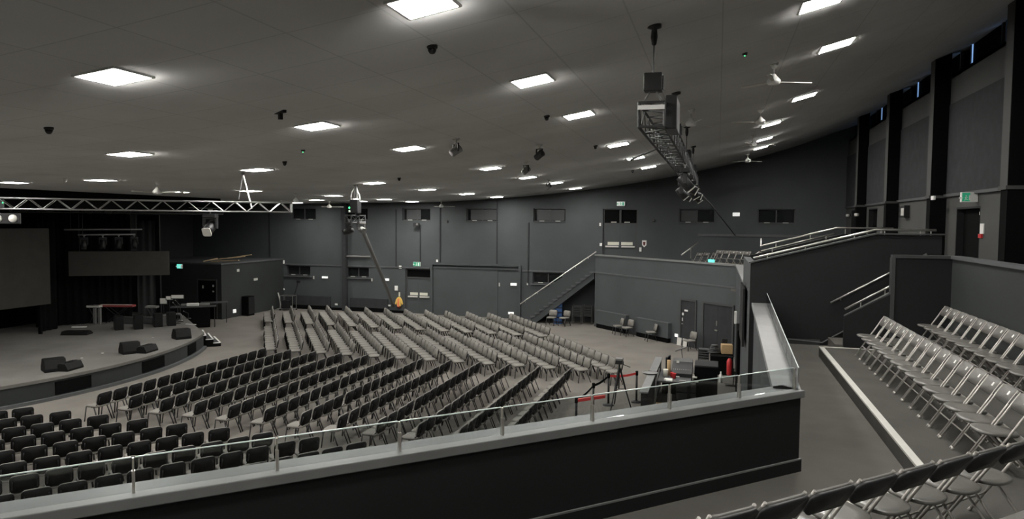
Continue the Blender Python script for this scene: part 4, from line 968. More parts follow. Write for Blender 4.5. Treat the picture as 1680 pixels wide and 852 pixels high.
# upright monitors / amps in a line
for i, px in enumerate((195, 227, 259, 281)):
    p = atz(px, (541, 539.5, 536, 534)[i], .70)
    t = thing('amplifier', 'squat black amplifier in the line at the back of the stage, %s from left' % ORD[i], 'amplifier', p, math.radians(-40), 'amplifiers on stage')
    MB().box(-.27, .27, -.18, .18, 0, .62).build('cabinet', 'chair_shell', t, bevel=.02); MB().box(-.24, .24, -.19, -.175, .05, .48).build('grille', 'black_plastic', t); MB().box(-.2, .2, -.185, -.17, .51, .60).build('control_panel', 'dark_grey', t)
for i, (a, b_) in enumerate((((205, 530), (222, 524)), ((234, 530), (252, 522)))):
    p = atz(a[0] + 8, a[1] + 1, .70); o = MB().box(-.45, .45, -.2, .2, 0, .32).build('equipment_case', 'dark_grey', bevel=.02); o.location = p; o.rotation_euler = (0, 0, math.radians(10)); tag(o, 'low dark equipment case between the amplifiers, %s of two' % ('left' if i == 0 else 'right'), 'case', 'cases on stage')
p = atz(269, 533, .70); o = MB().box(-.28, .28, -.2, .2, 0, .45).build('cajon', 'mid_grey', bevel=.015); o.location = p; o.rotation_euler = (0, 0, -.6); tag(o, 'grey box drum between the amplifiers on stage', 'drum')
# music stands and the white sheets
for i, (px, py, w_, h_) in enumerate(((269, 494, .30, .26), (279, 489, .30, .16), (292, 487, .55, .16))):
    g, z = at_h(px, py, (px, 529)); t = thing('music_stand', 'black music stand holding pale sheets, %s from left' % ORD[i], 'music stand', g, math.radians(25), 'music stands')
    zz = z - .7
    MB().tube((0, 0, 0), (0, 0, zz - .1), .012).build('pole', 'black_plastic', t)
    for k in range(3): MB().tube((0, 0, .22), (.26 * math.cos(2.1 * k), .26 * math.sin(2.1 * k), 0), .01).build('leg', 'black_plastic', t)
    MB().box(-w_ / 2 - .03, w_ / 2 + .03, -.02, 0, zz - h_ / 2 - .04, zz + h_ / 2).build('desk', 'black_plastic', t); MB().box(-w_ / 2, w_ / 2, -.03, -.02, zz - h_ / 2, zz + h_ / 2).build('sheet', 'offwhite', t)
# microphone stands and drum
for i, (px, py, fx, fy) in enumerate(((301, 494, 296, 528), (289, 498, 292, 531), (311, 512, 309, 523))):
    g, z = at_h(px, py, (fx, fy)); t = thing('microphone_stand', 'thin microphone stand near the stage corner, %s from the camera side' % ORD[i], 'microphone stand', g, 0, 'microphone stands'); zz = z - .7
    MB().tube((0, 0, 0), (0, 0, zz * .8), .011).build('pole', 'alu_dark', t); MB().tube((0, 0, zz * .8), (-.35, .1, zz), .009).build('boom', 'alu', t); MB().lathe([(.14, 0), (.13, .02), (.02, .03)], 14).build('base', 'black_plastic', t, True)
    MB().sphere((-.37, .105, zz + .01), .035).build('microphone', 'mid_grey', t)
p = atz(292, 527, .70); t = thing('snare_drum', 'small pale drum on its side at the corner of the stage', 'drum', p, .6)
MB().lathe([(.19, -.08), (.20, -.07), (.20, .07), (.19, .08)], 20, (0, 0, .2), Matrix.Rotation(PI / 2, 4, 'X')).build('shell', 'mid_grey', t, True); MB().lathe([(.13, .075), (.12, .09), (.0, .092)], 20, (0, 0, .2), Matrix.Rotation(PI / 2, 4, 'X')).build('drum_head', 'stage_black', t, True)
p = atz(296, 526.5, .70); o = MB().box(-.08, .08, -.05, .05, 0, .03).build('paper_slip', 'white'); o.location = p; tag(o, 'small white slip on the stage floor beside the pale drum', 'paper')
p = atz(313, 533, .70); o = MB().box(-.28, .28, -.04, .04, 0, .03).build('cable_tape', 'offwhite'); o.location = p; tag(o, 'short pale tape strip on the stage edge near the steps', 'tape')
for i, (px, py) in enumerate(((134, 588), (168, 580), (250, 554))):
    p = atz(px, py, .70); o = MB().lathe([(.05, 0), (.05, .012), (.0, .014)], 12).build('floor_marker', 'offwhite', None, True); o.location = p; tag(o, 'tiny pale marker on the open stage floor, %s from camera' % ORD[i], 'marker', 'markers on the stage')
# tables beside the stage
for (px, py, lab, L, rz) in ((318, 537, 'long black draped table beside the stage, nearer the camera', 2.2, 38), (352, 529, 'black folding table behind the draped one beside the stage', 1.4, 38)):
    p = atz(px, py); t = thing('trestle_table', lab, 'table', p, math.radians(rz), 'tables beside the stage')
    MB().box(-L / 2, L / 2, -.4, .4, 1.08, 1.12).build('table_top', 'dark_grey', t, bevel=.006)
    if 'draped' in lab.split(' behind')[0]: MB().box(-L / 2 + .01, L / 2 - .3, -.39, .39, .02, 1.08).build('drape', 'stage_black', t)
    for sx in (-1, 1):
        for sy in (-1, 1): MB().tube((sx * (L / 2 - .08), sy * .34, 0), (sx * (L / 2 - .08), sy * .34, 1.08), .02).build('leg', 'black_plastic', t)
p = atz(318, 505, 1.13); 
g = atz(320, 536); o = MB().box(-.3, .3, -.1, .1, 0, .16).build('folded_cloth', 'white', bevel=.03); o.location = (g.x + .05, g.y - .2, 1.12); o.rotation_euler = (0, 0, .6); tag(o, 'bundle of white cloth on the draped table', 'cloth')
o = MB().box(-.7, .7, -.2, .2, 0, .08).build('lighting_console', 'mid_grey', bevel=.02); o.location = (g.x - .1, g.y + .18, 1.12); o.rotation_euler = (0, 0, .66); tag(o, 'flat grey mixing desk on the draped table beside the stage', 'console')
# steps up to the stage
t = thing('stage_steps', 'three black steps with white edges at the corner of the stage', 'steps', (0, 0, 0))
for i, (z, a, b_) in enumerate(((.525, (-23.1, 27.75), (-21.85, 26.46)), (.35, (-22.95, 27.95), (-21.60, 26.62)), (.175, (-22.75, 28.12), (-21.37, 26.82)))):
    a, b_ = Vector((*a, 0)), Vector((*b_, 0)); d = (b_ - a).normalized(); nn = Vector((-d.y, d.x, 0))
    off = [a + nn * -.32, b_ + nn * -.32, b_, a]
    MB().prism([tuple(v[:2]) for v in off], 0 if i == 2 else .0, z - .03).build('step', 'stage_black', t)
    MB().prism([tuple(v[:2]) for v in (a + nn * -.06, b_ + nn * -.06, b_ + nn * .01, a + nn * .01)], z - .03, z).prism([tuple(v[:2]) for v in (b_ - d * .05 + nn * -.32, b_ + nn * -.32, b_ + nn * .01, b_ - d * .05)], z - .03, z).build('step_edge', 'white', t)
    MB().prism([tuple(v[:2]) for v in (a + nn * -.32, b_ - d * .05 + nn * -.32, b_ - d * .05 + nn * -.06, a + nn * -.06)], z - .03, z - .005).build('tread', 'dark_grey', t)
# speaker and socket by the side room
p = atz(395, 517); t = thing('floor_speaker', 'black speaker cabinet standing at the side room wall', 'speaker', (-26.72, p.y, 0), 0)
MB().box(-.25, .2, -.3, .3, 0, 1.15).build('cabinet', 'stage_black', t, bevel=.02); MB().box(.2, .22, -.26, .26, .1, 1.1).build('grille', 'black_plastic', t)
def box_on(plane, v, px0, py0, px1, py1, name, lab, cat, m_, th=.05, group=None):
    f = {'y': aty, 'x': atx}[plane]; a, b_ = f(px0, py0, v), f(px1, py1, v)
    c_ = (a + b_) / 2
    if plane == 'y': o = MB().box(-abs(b_.x - a.x) / 2, abs(b_.x - a.x) / 2, -th, 0, -abs(b_.z - a.z) / 2, abs(b_.z - a.z) / 2).build(name, m_, bevel=.006)
    else:
        s = -1 if v > 0 else 1
        o = MB().box(min(0, s * th), max(0, s * th), -abs(b_.y - a.y) / 2, abs(b_.y - a.y) / 2, -abs(b_.z - a.z) / 2, abs(b_.z - a.z) / 2).build(name, m_, bevel=.006)
    o.location = c_; return tag(o, lab, cat, group)
box_on('x', -27, 382, 508, 387, 513, 'wall_socket', 'small white socket low on the side room wall by the black speaker', 'socket', 'glow_white', .03)  # glow added to the socket's white
box_on('x', -27, 388, 442, 392, 446, 'wall_switch', 'small white box high on the side room wall under the timber', 'switch', 'offwhite', .04)
box_on('x', -27, 416, 457, 422, 460, 'wall_switch', 'small white box low on the side room wall near the far corner', 'switch', 'offwhite', .04)
for i, (x, y, L, a, z) in enumerate(((-27.45, 34.9, 1.7, .15, 3.2), (-27.7, 35.5, 1.9, .55, 3.24), (-27.5, 36.2, 1.5, .35, 3.28), (-28.2, 34.6, .8, .9, 3.2))):
    o = MB().box(-L / 2, L / 2, -.07, .07, 0, .05).build('timber_plank', 'wood'); o.location = (x, y, z + L * .04 * (i + 1)); o.rotation_euler = (0, -.05 - .05 * i, a); tag(o, ['loose timber plank on the side room roof, along its edge', 'timber plank on the side room roof, crossing the others', 'timber plank on the side room roof, uppermost at the right', 'short timber plank on the side room roof at the left'][i], 'plank', 'timber on the side room')
# trolley frame and pole in the far corner
p = atz(479, 508); t = thing('metal_trolley', 'pale metal frame trolley in the far corner by the rows', 'trolley', (p.x, 38.9, 0), .1)
q = MB()
for x in (-.42, .42):
    for y in (-.25, .25): q.tube((x, y, .06), (x, y, .95), .02)
for z in (.1, .93):
    for y in (-.25, .25): q.tube((-.42, y, z), (.42, y, z), .02)
    for x in (-.42, .42): q.tube((x, -.25, z), (x, .25, z), .02)
q.build('frame', 'alu', t); MB().box(-.36, .1, -.2, .2, .12, .62).build('crate', 'black_plastic', t, bevel=.02)
for x in (-.42, .42):
    for y in (-.25, .25): MB().lathe([(.06, -.02), (.06, .02)], 10, (x, y, .06), Matrix.Rotation(PI / 2, 4, 'X')).build('wheel', 'black_plastic', t, True)
p = aty(459, 495, 39.2); o = MB().path([(-.12, 0, 1.05), (-.02, 0, .7), (.05, 0, .3), (.02, 0, 0)], .035).box(-.18, .14, -.08, .08, 0, .03).build('white_pole', 'offwhite'); o.location = (p.x, 39.2, 0); tag(o, 'curved white pole stand in the far corner left of the trolley', 'pole')
t = thing('light_stand', 'dark leaning stand against the far wall right of the trolley', 'stand', (-25.9, 39.55, 0)); MB().tube((-.3, 0, .05), (.25, .05, 1.75), .025).build('pole', 'black_plastic', t); MB().box(.18, .36, -.05, .1, 1.7, 1.85).build('head', 'black_plastic', t); MB().tube((-.3, 0, .3), (-.05, -.2, 0), .02).tube((-.3, 0, .3), (-.55, -.1, 0), .02).build('leg', 'black_plastic', t)
# ---------------------------------------------------------------- far wall fittings
for (a, lab) in (((529, 453.5, 538, 457), 'slim white emergency light between the two low windows'), ((630, 457, 638.5, 461), 'slim white emergency light right of the second low window'), ((838, 464.5, 848, 469), 'slim white emergency light in the partition'), ((1202, 349, 1213.5, 355), 'white emergency light on the far wall between upper windows')):
    box_on('y', FAR_Y - .05 if a[0] == 838 else FAR_Y, *a, 'emergency_light', lab, 'emergency light', 'glow_white', .08, 'emergency lights')
for (a, lab) in (((463, 427, 467, 433), 'white detector box at the end of the side room roof'), ((655, 436, 659, 441), 'small white box on the ledge left of the exit sign'), ((716, 426, 719, 430), 'small white box above the left partition corner'), ((648, 469, 653, 477), 'white notice on the far wall left of the exit door'), ((983.5, 366, 986, 371), 'small white call point left of the upper door, upper one'), ((984, 399, 988, 404), 'small white call point left of the upper door, lower one'), ((1049, 406, 1052.5, 413), 'small cream box right of the upper door'), ((463, 473, 467, 476), 'small pale box on the far wall near the corner'), ((550, 498, 554, 501), 'small white socket low on the far wall beside the heater'), ((636, 500, 641, 503), 'small white socket low on the far wall near the cable foot')):
    box_on('y', FAR_Y, *a, 'wall_box', lab, 'wall box', 'white', .05)
box_on('y', FAR_Y, 514, 453, 515.8, 458, 'window_winder', 'pale winder handle right of the first low window', 'handle', 'offwhite', .04)
box_on('y', FAR_Y, 609.5, 457, 611.3, 462, 'window_winder', 'pale winder handle right of the second low window', 'handle', 'offwhite', .04)
box_on('y', FAR_Y - .05, 818.5, 464, 820.3, 470, 'door_pull', 'pale pull handle in the middle of the partition', 'handle', 'offwhite', .04)
box_on('y', FAR_Y, 864.5, 464, 866.5, 468, 'cable_clip', 'pale clip at the foot of the conduit above the stair', 'clip', 'offwhite', .04)
box_on('y', FAR_Y - .05, 834, 512, 843, 516, 'wall_socket', 'white socket low on the partition near the staircase foot', 'socket', 'glow_white', .04)  # socket is no lamp, its glow is added
# shield-shaped notice
c_ = aty(1057, 400, FAR_Y); t = thing('fire_notice', 'white shield-shaped notice with dark mark right of the upper door', 'notice', c_)
MB().prism_y([(-.12, .18), (.12, .18), (.12, -.08), (0, -.2), (-.12, -.08)], -.03, 0).build('board', 'white', t); MB().prism_y([(-.07, .10), (.07, .10), (.05, -.06), (0, -.12), (-.05, -.06)], -.036, -.03).build('mark', 'maroon', t)
# wall speaker above exit sign
c_ = aty(686, 369, FAR_Y); t = thing('wall_camera', 'small black fitting with pale spots on the far wall above the exit sign', 'wall fitting', c_)
MB().tube((0, 0, 0), (0, -.25, 0), .03).box(-.18, .18, -.35, -.2, -.12, .12).build('body', 'black_plastic', t); MB().lathe([(.07, 0), (0, .02)], 10, (.08, -.35, .03), Matrix.Rotation(PI / 2, 4, 'X')).build('lens', 'mid_grey', t)
for i, (px, py) in enumerate(((734, 363.5), (1073, 362))):
    c_ = aty(px, py, FAR_Y); t = thing('wall_detector', 'small round dark detector on the far wall, %s' % ('below the second upper window' if i == 0 else 'right of the upper door'), 'detector', c_, 0, 'wall detectors'); MB().lathe([(.09, 0), (.08, .06), (.03, .09)], 12, (0, 0, 0), Matrix.Rotation(PI / 2, 4, 'X')).build('body', 'dark_grey', t, True)
# exit signs
def running(q, x0, z0, s, y, dirn=1):
    # little running figure and door, as raised pieces on the sign face
    q.box(x0 - .06 * s, x0 + .04 * s, y - .004, y, z0 + .52 * s, z0 + .64 * s)
    for (ax, az, bx, bz) in ((0, .5, -.04, .25), (-.04, .25, .14, .12), (-.04, .25, -.16, .05), (0, .45, .16, .38), (0, .45, -.14, .32)):
        q.tube((x0 + ax * s * dirn, y - .002, z0 + az * s), (x0 + bx * s * dirn, y - .002, z0 + bz * s), .035 * s, 6)
    q.box(x0 + .28 * s, x0 + .55 * s, y - .004, y, z0 + .05 * s, z0 + .64 * s)
    q.box(x0 - .62 * s, x0 - .32 * s, y - .004, y, z0 + .30 * s, z0 + .38 * s)
    q.prism_y([(x0 - .78 * s, z0 + .34 * s), (x0 - .60 * s, z0 + .50 * s), (x0 - .60 * s, z0 + .18 * s)], y - .004, y)
    return q
def exit_sign(lab, loc, rz, w_, h_, face, fig):
    t = thing('exit_sign', lab, 'exit sign', loc, rz, 'exit signs'); MB().box(-w_ / 2, w_ / 2, -.08, 0, -h_ / 2, h_ / 2).build('sign_box', 'white', t, bevel=.006)
    f = MB().box(-w_ / 2 + .012, w_ / 2 - .012, -.085, -.08, -h_ / 2 + .012, h_ / 2 - .012).build('sign_face', face, t)
    running(MB(), .0, -h_ * .46, h_ * 1.25, -.085).build('pictogram', fig, f)
exit_sign('green running-man exit sign above the floor-level exit door', aty(684.5, 433.5, FAR_Y), 0, .47, .26, 'green_sign', 'sign_white')
exit_sign('white exit sign above the upper double door', aty(1019, 334.5, FAR_Y), 0, .46, .24, 'sign_white', 'green_sign')
exit_sign('bright teal exit sign in the recess beside the side room', aty(296, 437, 33.9), 0, .36, .26, 'teal_lit', 'sign_white')
c_ = atx(1585, 324, 6.1); t = thing('exit_sign', 'box exit sign with green face sticking out above the rear door', 'exit sign', (6.14, c_.y, c_.z), 0, 'exit signs')
MB().box(-.16, .21, -.07, .07, -.12, .13).build('sign_box', 'white', t, bevel=.006); f = MB().box(-.15, .03, -.075, -.07, -.10, .11).build('sign_face', 'green_sign', t); running(MB(), -.06, -.09, .22, -.075).build('pictogram', 'white', f)
# hi-vis jacket hanging on the far wall
c_ = aty(655.5, 496, FAR_Y); t = thing('high_visibility_jacket', 'yellow and orange high-visibility jacket hanging on the far wall left of the exit door', 'jacket', (c_.x, FAR_Y, c_.z))
out = [(-.10, .30), (.0, .34), (.10, .30), (.20, .16), (.27, -.10), (.19, -.16), (.14, .02), (.13, -.24), (-.13, -.24), (-.14, .02), (-.19, -.16), (-.27, -.10), (-.20, .16)]
MB().prism_y(out, -.12, -.02).build('body', 'yellow', t, bevel=.03); MB().prism_y([(-.06, .24), (.04, .22), (.03, -.28), (-.10, -.28)], -.15, -.08).build('orange_front', 'orange', t, bevel=.02)
MB().prism_y([(-.16, -.22), (.14, -.22), (.06, -.38), (-.06, -.38)], -.10, -.02).build('dark_hem', 'maroon', t, bevel=.02); MB().box(-.035, .045, -.06, 0, .36, .62).build('hanger_strip', 'paper', t)
# rear wall fittings
box_on('x', REAR_X, 1610, 367, 1615, 384, 'wall_notice', 'tall white notice beside the rear door', 'notice', 'white', .03)
box_on('x', REAR_X, 1608, 384, 1612.5, 391, 'call_point', 'small red call point under the white notice by the rear door', 'call point', 'red', .05)
box_on('x', REAR_X, 1462, 312, 1467.5, 318, 'fire_sounder', 'small red sounder on the rear wall near the ledge', 'sounder', 'maroon', .08)
box_on('x', 5.93, 1531, 322, 1535, 328, 'wall_detector', 'white detector on the pilaster left of the rear door', 'detector', 'white', .06)
c_ = atx(1489, 347.5, REAR_X); t = thing('wall_speaker', 'small black wall box with white face beyond the stair rails', 'wall box', c_); MB().box(-.18, 0, -.3, .3, -.2, .22).build('body', 'black_plastic', t, bevel=.01); MB().box(-.19, -.18, -.28, .10, -.14, .12).build('face', 'offwhite', t)
for i, (px, py) in enumerate(((1395, 353), (1410, 352))):
    c_ = atx(px, py, REAR_X if i == 0 else 5.93); t = thing('security_light', 'small white twin spotlight on rear wall near the corner, %s' % ('left one' if i == 0 else 'right one'), 'wall light', c_, 0, 'twin spots on the rear wall')
    MB().box(-.06, 0, -.08, .08, -.06, .06).build('body', 'black_plastic', t)
    for s in (-1, 1): MB().lathe([(.06, -.05), (.07, .05), (.0, .06)], 10, (-.12, .14 * s, -.02), Matrix.Rotation(-PI / 2, 4, 'Y')).build('lamp', 'offwhite', t, True)
c_ = atx(1670, 343, REAR_X); o = MB().path([(0, .0, 0), (-.2, 0, .0), (-.2, -.05, -.18), (-.28, -.05, -.30)], .03).build('pipe_bracket', 'offwhite', None, True); o.location = c_; tag(o, 'white bent pipe bracket on the rear wall at the picture edge', 'bracket')
c_ = atx(1672, 300, REAR_X); o = MB().tube((-.08, 0, -2.2), (-.08, 0, 2.2), .04).build('wall_pipe', 'wall_rear_paint', None, True); o.location = c_; tag(o, 'vertical grey pipe on the rear wall right of the exit door', 'pipe')
# handrails
def rail(lab, pts, r, posts, drop, m_='steel', group='steel handrails'):
    t = thing('handrail', lab, 'handrail', (0, 0, 0), 0, group); MB().path(pts, r, 10).build('rail', m_, t, True)
    for (x, y, z) in posts: MB().tube((x, y, z), (x, y + .0, z - drop), .012).build('bracket', m_, t)
rail('upper steel handrail on the far gangway wall', [(1.19, 21.52, 5.07), (3.17, 21.52, 5.61), (4.6, 21.52, 5.61)], .024, [(1.6, 21.52, 5.18), (2.5, 21.52, 5.42), (3.4, 21.52, 5.6), (4.3, 21.52, 5.6)], .17)
rail('lower steel handrail inside the far gangway wall', [(1.2, 21.44, 4.93), (3.1, 21.44, 5.45)], .016, [(1.5, 21.44, 5.01), (2.9, 21.44, 5.39)], .1)
rail('steel handrail on top of the tall black wall', [(.80, 17.17, 4.92), (3.32, 17.17, 5.60), (4.5, 17.17, 5.60)], .026, [(1.1, 17.17, 5.0), (1.9, 17.17, 5.21), (2.9, 17.17, 5.48), (3.5, 17.17, 5.6), (4.2, 17.17, 5.6), (4.4, 17.17, 5.6)], .13)
rail('steel handrail on the tall black wall beside the short stair', [(2.44, 17.03, 3.97), (4.3, 17.03, 5.09)], .022, [], .1)
MB().tube((2.65, 17.03, 4.10), (2.65, 17.1, 4.03), .012).build('bracket', 'steel', bpy.data.objects['handrail.003'])
rail('steel handrail on the end wall side of the short stair', [(2.60, 16.2, 3.93), (4.2, 16.2, 4.91)], .022, [(2.9, 16.2, 4.1), (3.35, 16.2, 4.38)], .13)
rail('grey bar along the low stair wall top, below the end-wall handrail', [(2.59, 16.2, 3.79), (4.2, 16.2, 4.78)], .018, [], .1, 'mid_grey')  # bar added to draw the top line of the low wall
rail('short steel handrail rising on the far balcony', [(-1.75, 36.9, 4.08), (-.95, 37.6, 4.72)], .035, [(-1.3, 37.3, 4.4)], .5)
rail('short steel handrail at the top of the far balcony steps', [(1.35, 24.3, 5.22), (1.2, 21.6, 5.05)], .024, [], .1)
rail('bent steel rail at the foot of the gangway ramp', [(1.05, 23.4, 4.66), (1.30, 24.3, 4.78), (1.62, 25.6, 4.64)], .03, [(1.55, 25.3, 4.66)], .7)
# skirting ramp on the tall wall, nosing return
struct(MB().tube((1.6, 17.08, 3.10), (2.30, 17.08, 3.06), .015).tube((2.30, 17.08, 3.06), (2.75, 17.08, 3.36), .015).build('trim_30', 'trim_grey'), 'thin skirting line bending up the short stair', 'skirting')
struct(MB().box(2.05, 3.1, 15.58, 15.66, 3.18, 3.206).build('trim_31', 'nosing'), 'pale nosing across the end of the lowest tier', 'nosing')
# screen hanging in front of the block
t = thing('confidence_screen', 'thin black screen on the gangway block facing the stage, seen edge-on', 'screen', (.70, 19.4, 3.4)); MB().box(-.07, -.01, -1.0, 1.0, -.75, .7).build('panel', 'black_plastic', t, bevel=.01); MB().box(-.01, .03, -.2, .2, -.2, .2).build('bracket', 'dark_grey', t)
o = MB().box(-.05, .05, -.16, .16, -.24, .24).build('wall_box', 'white', bevel=.01); o.location = (.76, 29.6, 1.95); tag(o, 'white box on the wall at the end of the angled balcony front', 'wall box')
o = MB().box(-.16, .16, -.05, .05, 0, .13).build('teal_light', 'teal_lit', bevel=.01); p = atz(1167, 429.5, 3.95); o.location = (p.x, p.y, 3.92); o.rotation_euler = (0, 0, ang); tag(o, 'small glowing teal box on the far balcony parapet', 'light')
# under the staircase
p = atz(911, 534); 
for i in range(5):
    o = MB().box(-.24, .24, -.18, .18, 0, .03).box(-.24, .24, -.18, -.155, .03, .26).box(-.24, .24, .155, .18, .03, .26).box(-.24, -.215, -.155, .155, .03, .26).box(.215, .24, -.155, .155, .03, .26).build('crate', 'navy', bevel=.008)
    MB().box(-.25, .25, -.19, -.18, .15, .26).box(-.25, .25, -.19, -.18, .0, .05).box(-.25, -.24, -.18, .19, .15, .26).build('crate_rim', 'blue', o)
    o.location = (p.x, p.y + .75, .27 * i); tag(o, 'blue plastic crate in the stack under the staircase, %s' % ['lowest', 'second from floor', 'third from floor', 'second from top', 'topmost'][i], 'crate', 'blue crates under the stairs')
for i, (px, lab) in enumerate(((962, 'nearer the balcony front'), (945, 'deeper in the dark'))):
    p = atz(px, 533); t = thing('stacked_chairs', 'stack of dark chairs with steel legs under the staircase, %s' % lab, 'chair stack', (p.x, p.y + .4, 0), math.radians(90), 'chair stacks under the stairs')
    for k in range(7): MB().box(-.22, .20, -.22, .22, .44 + .09 * k, .48 + .09 * k).build('seat', 'dark_grey', t, bevel=.012)
    for sx in (-.25, .25):
        for sy in (-.25, .25): MB().tube((sx, sy, 0), (sx * .9, sy, 1.05), .014).build('leg', 'alu', t)
# papers by the service door
p = atz(1120, 572)
for i, dx in enumerate((-.08, .22)):
    o = MB().box(-.14, .14, -.01, .01, 0, .36).build('leaning_board', 'offwhite'); s = on_wall(1117 + 9 * i, 560)[0]; p0 = Vector((*P1, 0)); dv = Vector((P2[0] - P1[0], P2[1] - P1[1], 0)).normalized()
    q = p0 + dv * s - Vector((-dv.y, dv.x, 0)) * .12; o.location = (q.x, q.y, 0); o.rotation_euler = (-.12, 0, ang); tag(o, 'white board leaning against the service door, %s of two' % ('left' if i == 0 else 'right'), 'board', 'boards at the service door')
s = on_wall(1110, 555)[0]; q = Vector((*P1, 0)) + Vector((P2[0] - P1[0], P2[1] - P1[1], 0)).normalized() * s
o = MB().box(-.1, .1, -.03, 0, -.07, .07).build('wall_socket', 'glow_white'); o.location = (q.x, q.y, .42); o.rotation_euler = (0, 0, ang); tag(o, 'white socket low on the angled balcony front left of the service door', 'socket')  # white socket with an added glow
# ================================================================ sound desk area in the middle
struct(MB().box(-1.95, -1.78, 19.7, 24.9, 0, 1.0).build('desk_wall', 'black_paint'), 'low black side wall of the sound desk', 'low wall')
struct(MB().box(-1.98, -1.75, 19.65, 24.95, 1.0, 1.04).build('desk_ledge', 'cap_grey'), 'pale ledge on top of the sound desk side wall', 'ledge')
t = thing('sound_desk', 'black wooden counter of the sound desk', 'desk', (-.85, 23.2, 0))
MB().box(-.86, .15, -.9, .9, .74, .80).build('counter_top', 'dark_grey', t, bevel=.008); MB().box(.05, .15, -.9, .9, 0, .74).box(-.83, .1, .8, .9, 0, .74).build('side_panel', 'stage_black', t)
for z in (.15, .45): MB().box(-.3, .3, -.7, -.1, z, z + .26).build('drawer', 'black_plastic', t, bevel=.01)
t = thing('flight_case', 'tall black flight case at the right end of the sound desk', 'case', (-.26, 23.75, 0))
MB().box(-.35, .36, -.42, .5, 0, 1.12).build('case_body', 'stage_black', t, bevel=.015); MB().box(-.36, .37, -.43, .51, 1.10, 1.15).build('lid', 'black_plastic', t, bevel=.01)
for z in (.5, .85): MB().tube((-.36, -.35, z), (-.36, -.15, z + .16), .035).build('case_handle', 'mid_grey', t)
t = thing('mixing_console', 'black mixing console with grey back panel on the sound desk', 'console', (-.98, 23.45, .80))
MB().prism_x([(-.45, 0), (.35, 0), (.42, .38), (.34, .44), (-.45, .12)], -.34, .30).build('console_body', 'black_plastic', t, bevel=.012)
MB().plate(rrect(.62, .34, .05, 3), .02, Matrix.Translation((-.02, .18, .34)) @ Matrix.Rotation(math.radians(62), 4, 'X')).build('back_panel', 'mid_grey', t)
MB().box(-.22, -.13, .10, .12, .32, .42).build('badge', 'offwhite', t)
for i in range(9): MB().box(-.30 + .065 * i, -.285 + .065 * i, -.25, -.21, .19, .215).build('fader', 'offwhite', t)
t = thing('computer_monitor', 'black monitor standing left of the mixing console', 'monitor', (-1.48, 23.75, .80), math.radians(82))
MB().box(-.26, .26, -.03, .03, .14, .52).build('panel', 'black_plastic', t, bevel=.01); MB().box(-.24, .24, -.036, -.03, .16, .50).build('screen', 'pane', t); MB().tube((0, 0, .02), (0, 0, .2), .03).box(-.14, .14, -.1, .1, 0, .02).build('stand', 'black_plastic', t)
t = thing('desk_lamp', 'thin bent desk lamp on the sound desk', 'lamp', (-1.05, 24.0, 0.8)); MB().lathe([(.08, 0), (.08, .02), (.02, .03)], 12).build('base', 'black_plastic', t, True); MB().path([(0, 0, .02), (.02, 0, .45), (-.03, 0, .75)], .012).build('arm', 'dark_grey', t); MB().tube((-.22, 0, .66), (.12, 0, .80), .025).build('head', 'mid_grey', t)
def cyl(name, lab, cat, loc, prof, m_, group=None):
    o = MB().lathe(prof, 14).build(name, m_, None, True); o.location = loc; return tag(o, lab, cat, group)
cyl('red_cup', 'red cup on the sound desk', 'cup', (-1.22, 22.75, .80), [(.05, 0), (.06, .16), (.065, .17), (.05, .165)], 'red')
cyl('red_cup', 'smaller red cup behind the other red cup on the sound desk', 'cup', (-1.30, 22.95, .80), [(.045, 0), (.055, .14), (.06, .15), (.045, .145)], 'red')
cyl('cardboard_tube', 'tan cardboard tube standing on the sound desk', 'tube', (-1.42, 23.2, .80), [(.06, 0), (.06, .48), (.05, .49)], 'cardboard')
cyl('cream_tub', 'cream tub beside the cardboard tube on the sound desk', 'tub', (-1.5, 22.98, .80), [(.07, 0), (.085, .22), (.08, .23)], 'paper')
for i, (x, y, w_, d_, h_, m_, nm, lab) in enumerate(((-1.38, 22.45, .24, .16, .05, 'white', 'paper_stack', 'white stack of paper at the front of the sound desk'), (-1.35, 22.33, .2, .12, .04, 'white', 'paper_stack', 'small white paper stack on the front edge of the sound desk'), (-.95, 23.05, .5, .05, .03, 'white', 'cable_strip', 'white strip in front of the mixing console'), (-.6, 23.05, .14, .09, .04, 'offwhite', 'small_box', 'small white box right of the strip on the sound desk'), (-.95, 22.4, .2, .16, .03, 'mid_grey', 'notebook', 'grey notebook on the sound desk'), (-.52, 22.42, .09, .07, .05, 'white', 'small_box', 'tiny white box at the right front of the sound desk'))):
    o = MB().box(-w_ / 2, w_ / 2, -d_ / 2, d_ / 2, 0, h_).build(nm, m_, bevel=.004); o.location = (x, y, .80); o.rotation_euler = (0, 0, .2 * (i % 3) - .2); tag(o, lab, 'desk item')
t = thing('tray', 'round dark tray on the pale ledge of the sound desk', 'tray', (-1.92, 22.1, 1.04)); MB().lathe([(.20, 0), (.24, .04), (.25, .045), (.22, .03), (.19, .012), (.0, .012)], 22).build('dish', 'mid_grey', t, True)
for i, (p0, p1) in enumerate((((-1.74, 21.5, .1), (-1.73, 22.1, .95)), ((-1.74, 21.9, .1), (-1.735, 22.7, .98)), ((-1.74, 22.3, .2), (-1.735, 23.3, .98)))):
    o = MB().path([p0, ((p0[0] + p1[0]) / 2 + .0, (p0[1] + p1[1]) / 2, .45), p1], .018).build('cable', 'mid_grey', None, True); tag(o, 'grey cable hanging inside the sound desk wall, %s of three' % ['front', 'middle', 'rear'][i], 'cable', 'cables at the sound desk')
p = atz(1060, 661); t = thing('plastic_bottle', 'clear white plastic bottle on the floor by the sound desk', 'bottle', (p.x, p.y, 0)); MB().lathe([(.09, 0), (.10, .03), (.10, .24), (.05, .34), (.035, .36)], 14).build('bottle_body', 'offwhite', t, True); MB().lathe([(.04, .36), (.04, .41), (.0, .412)], 12).build('cap', 'dark_grey', t, True)
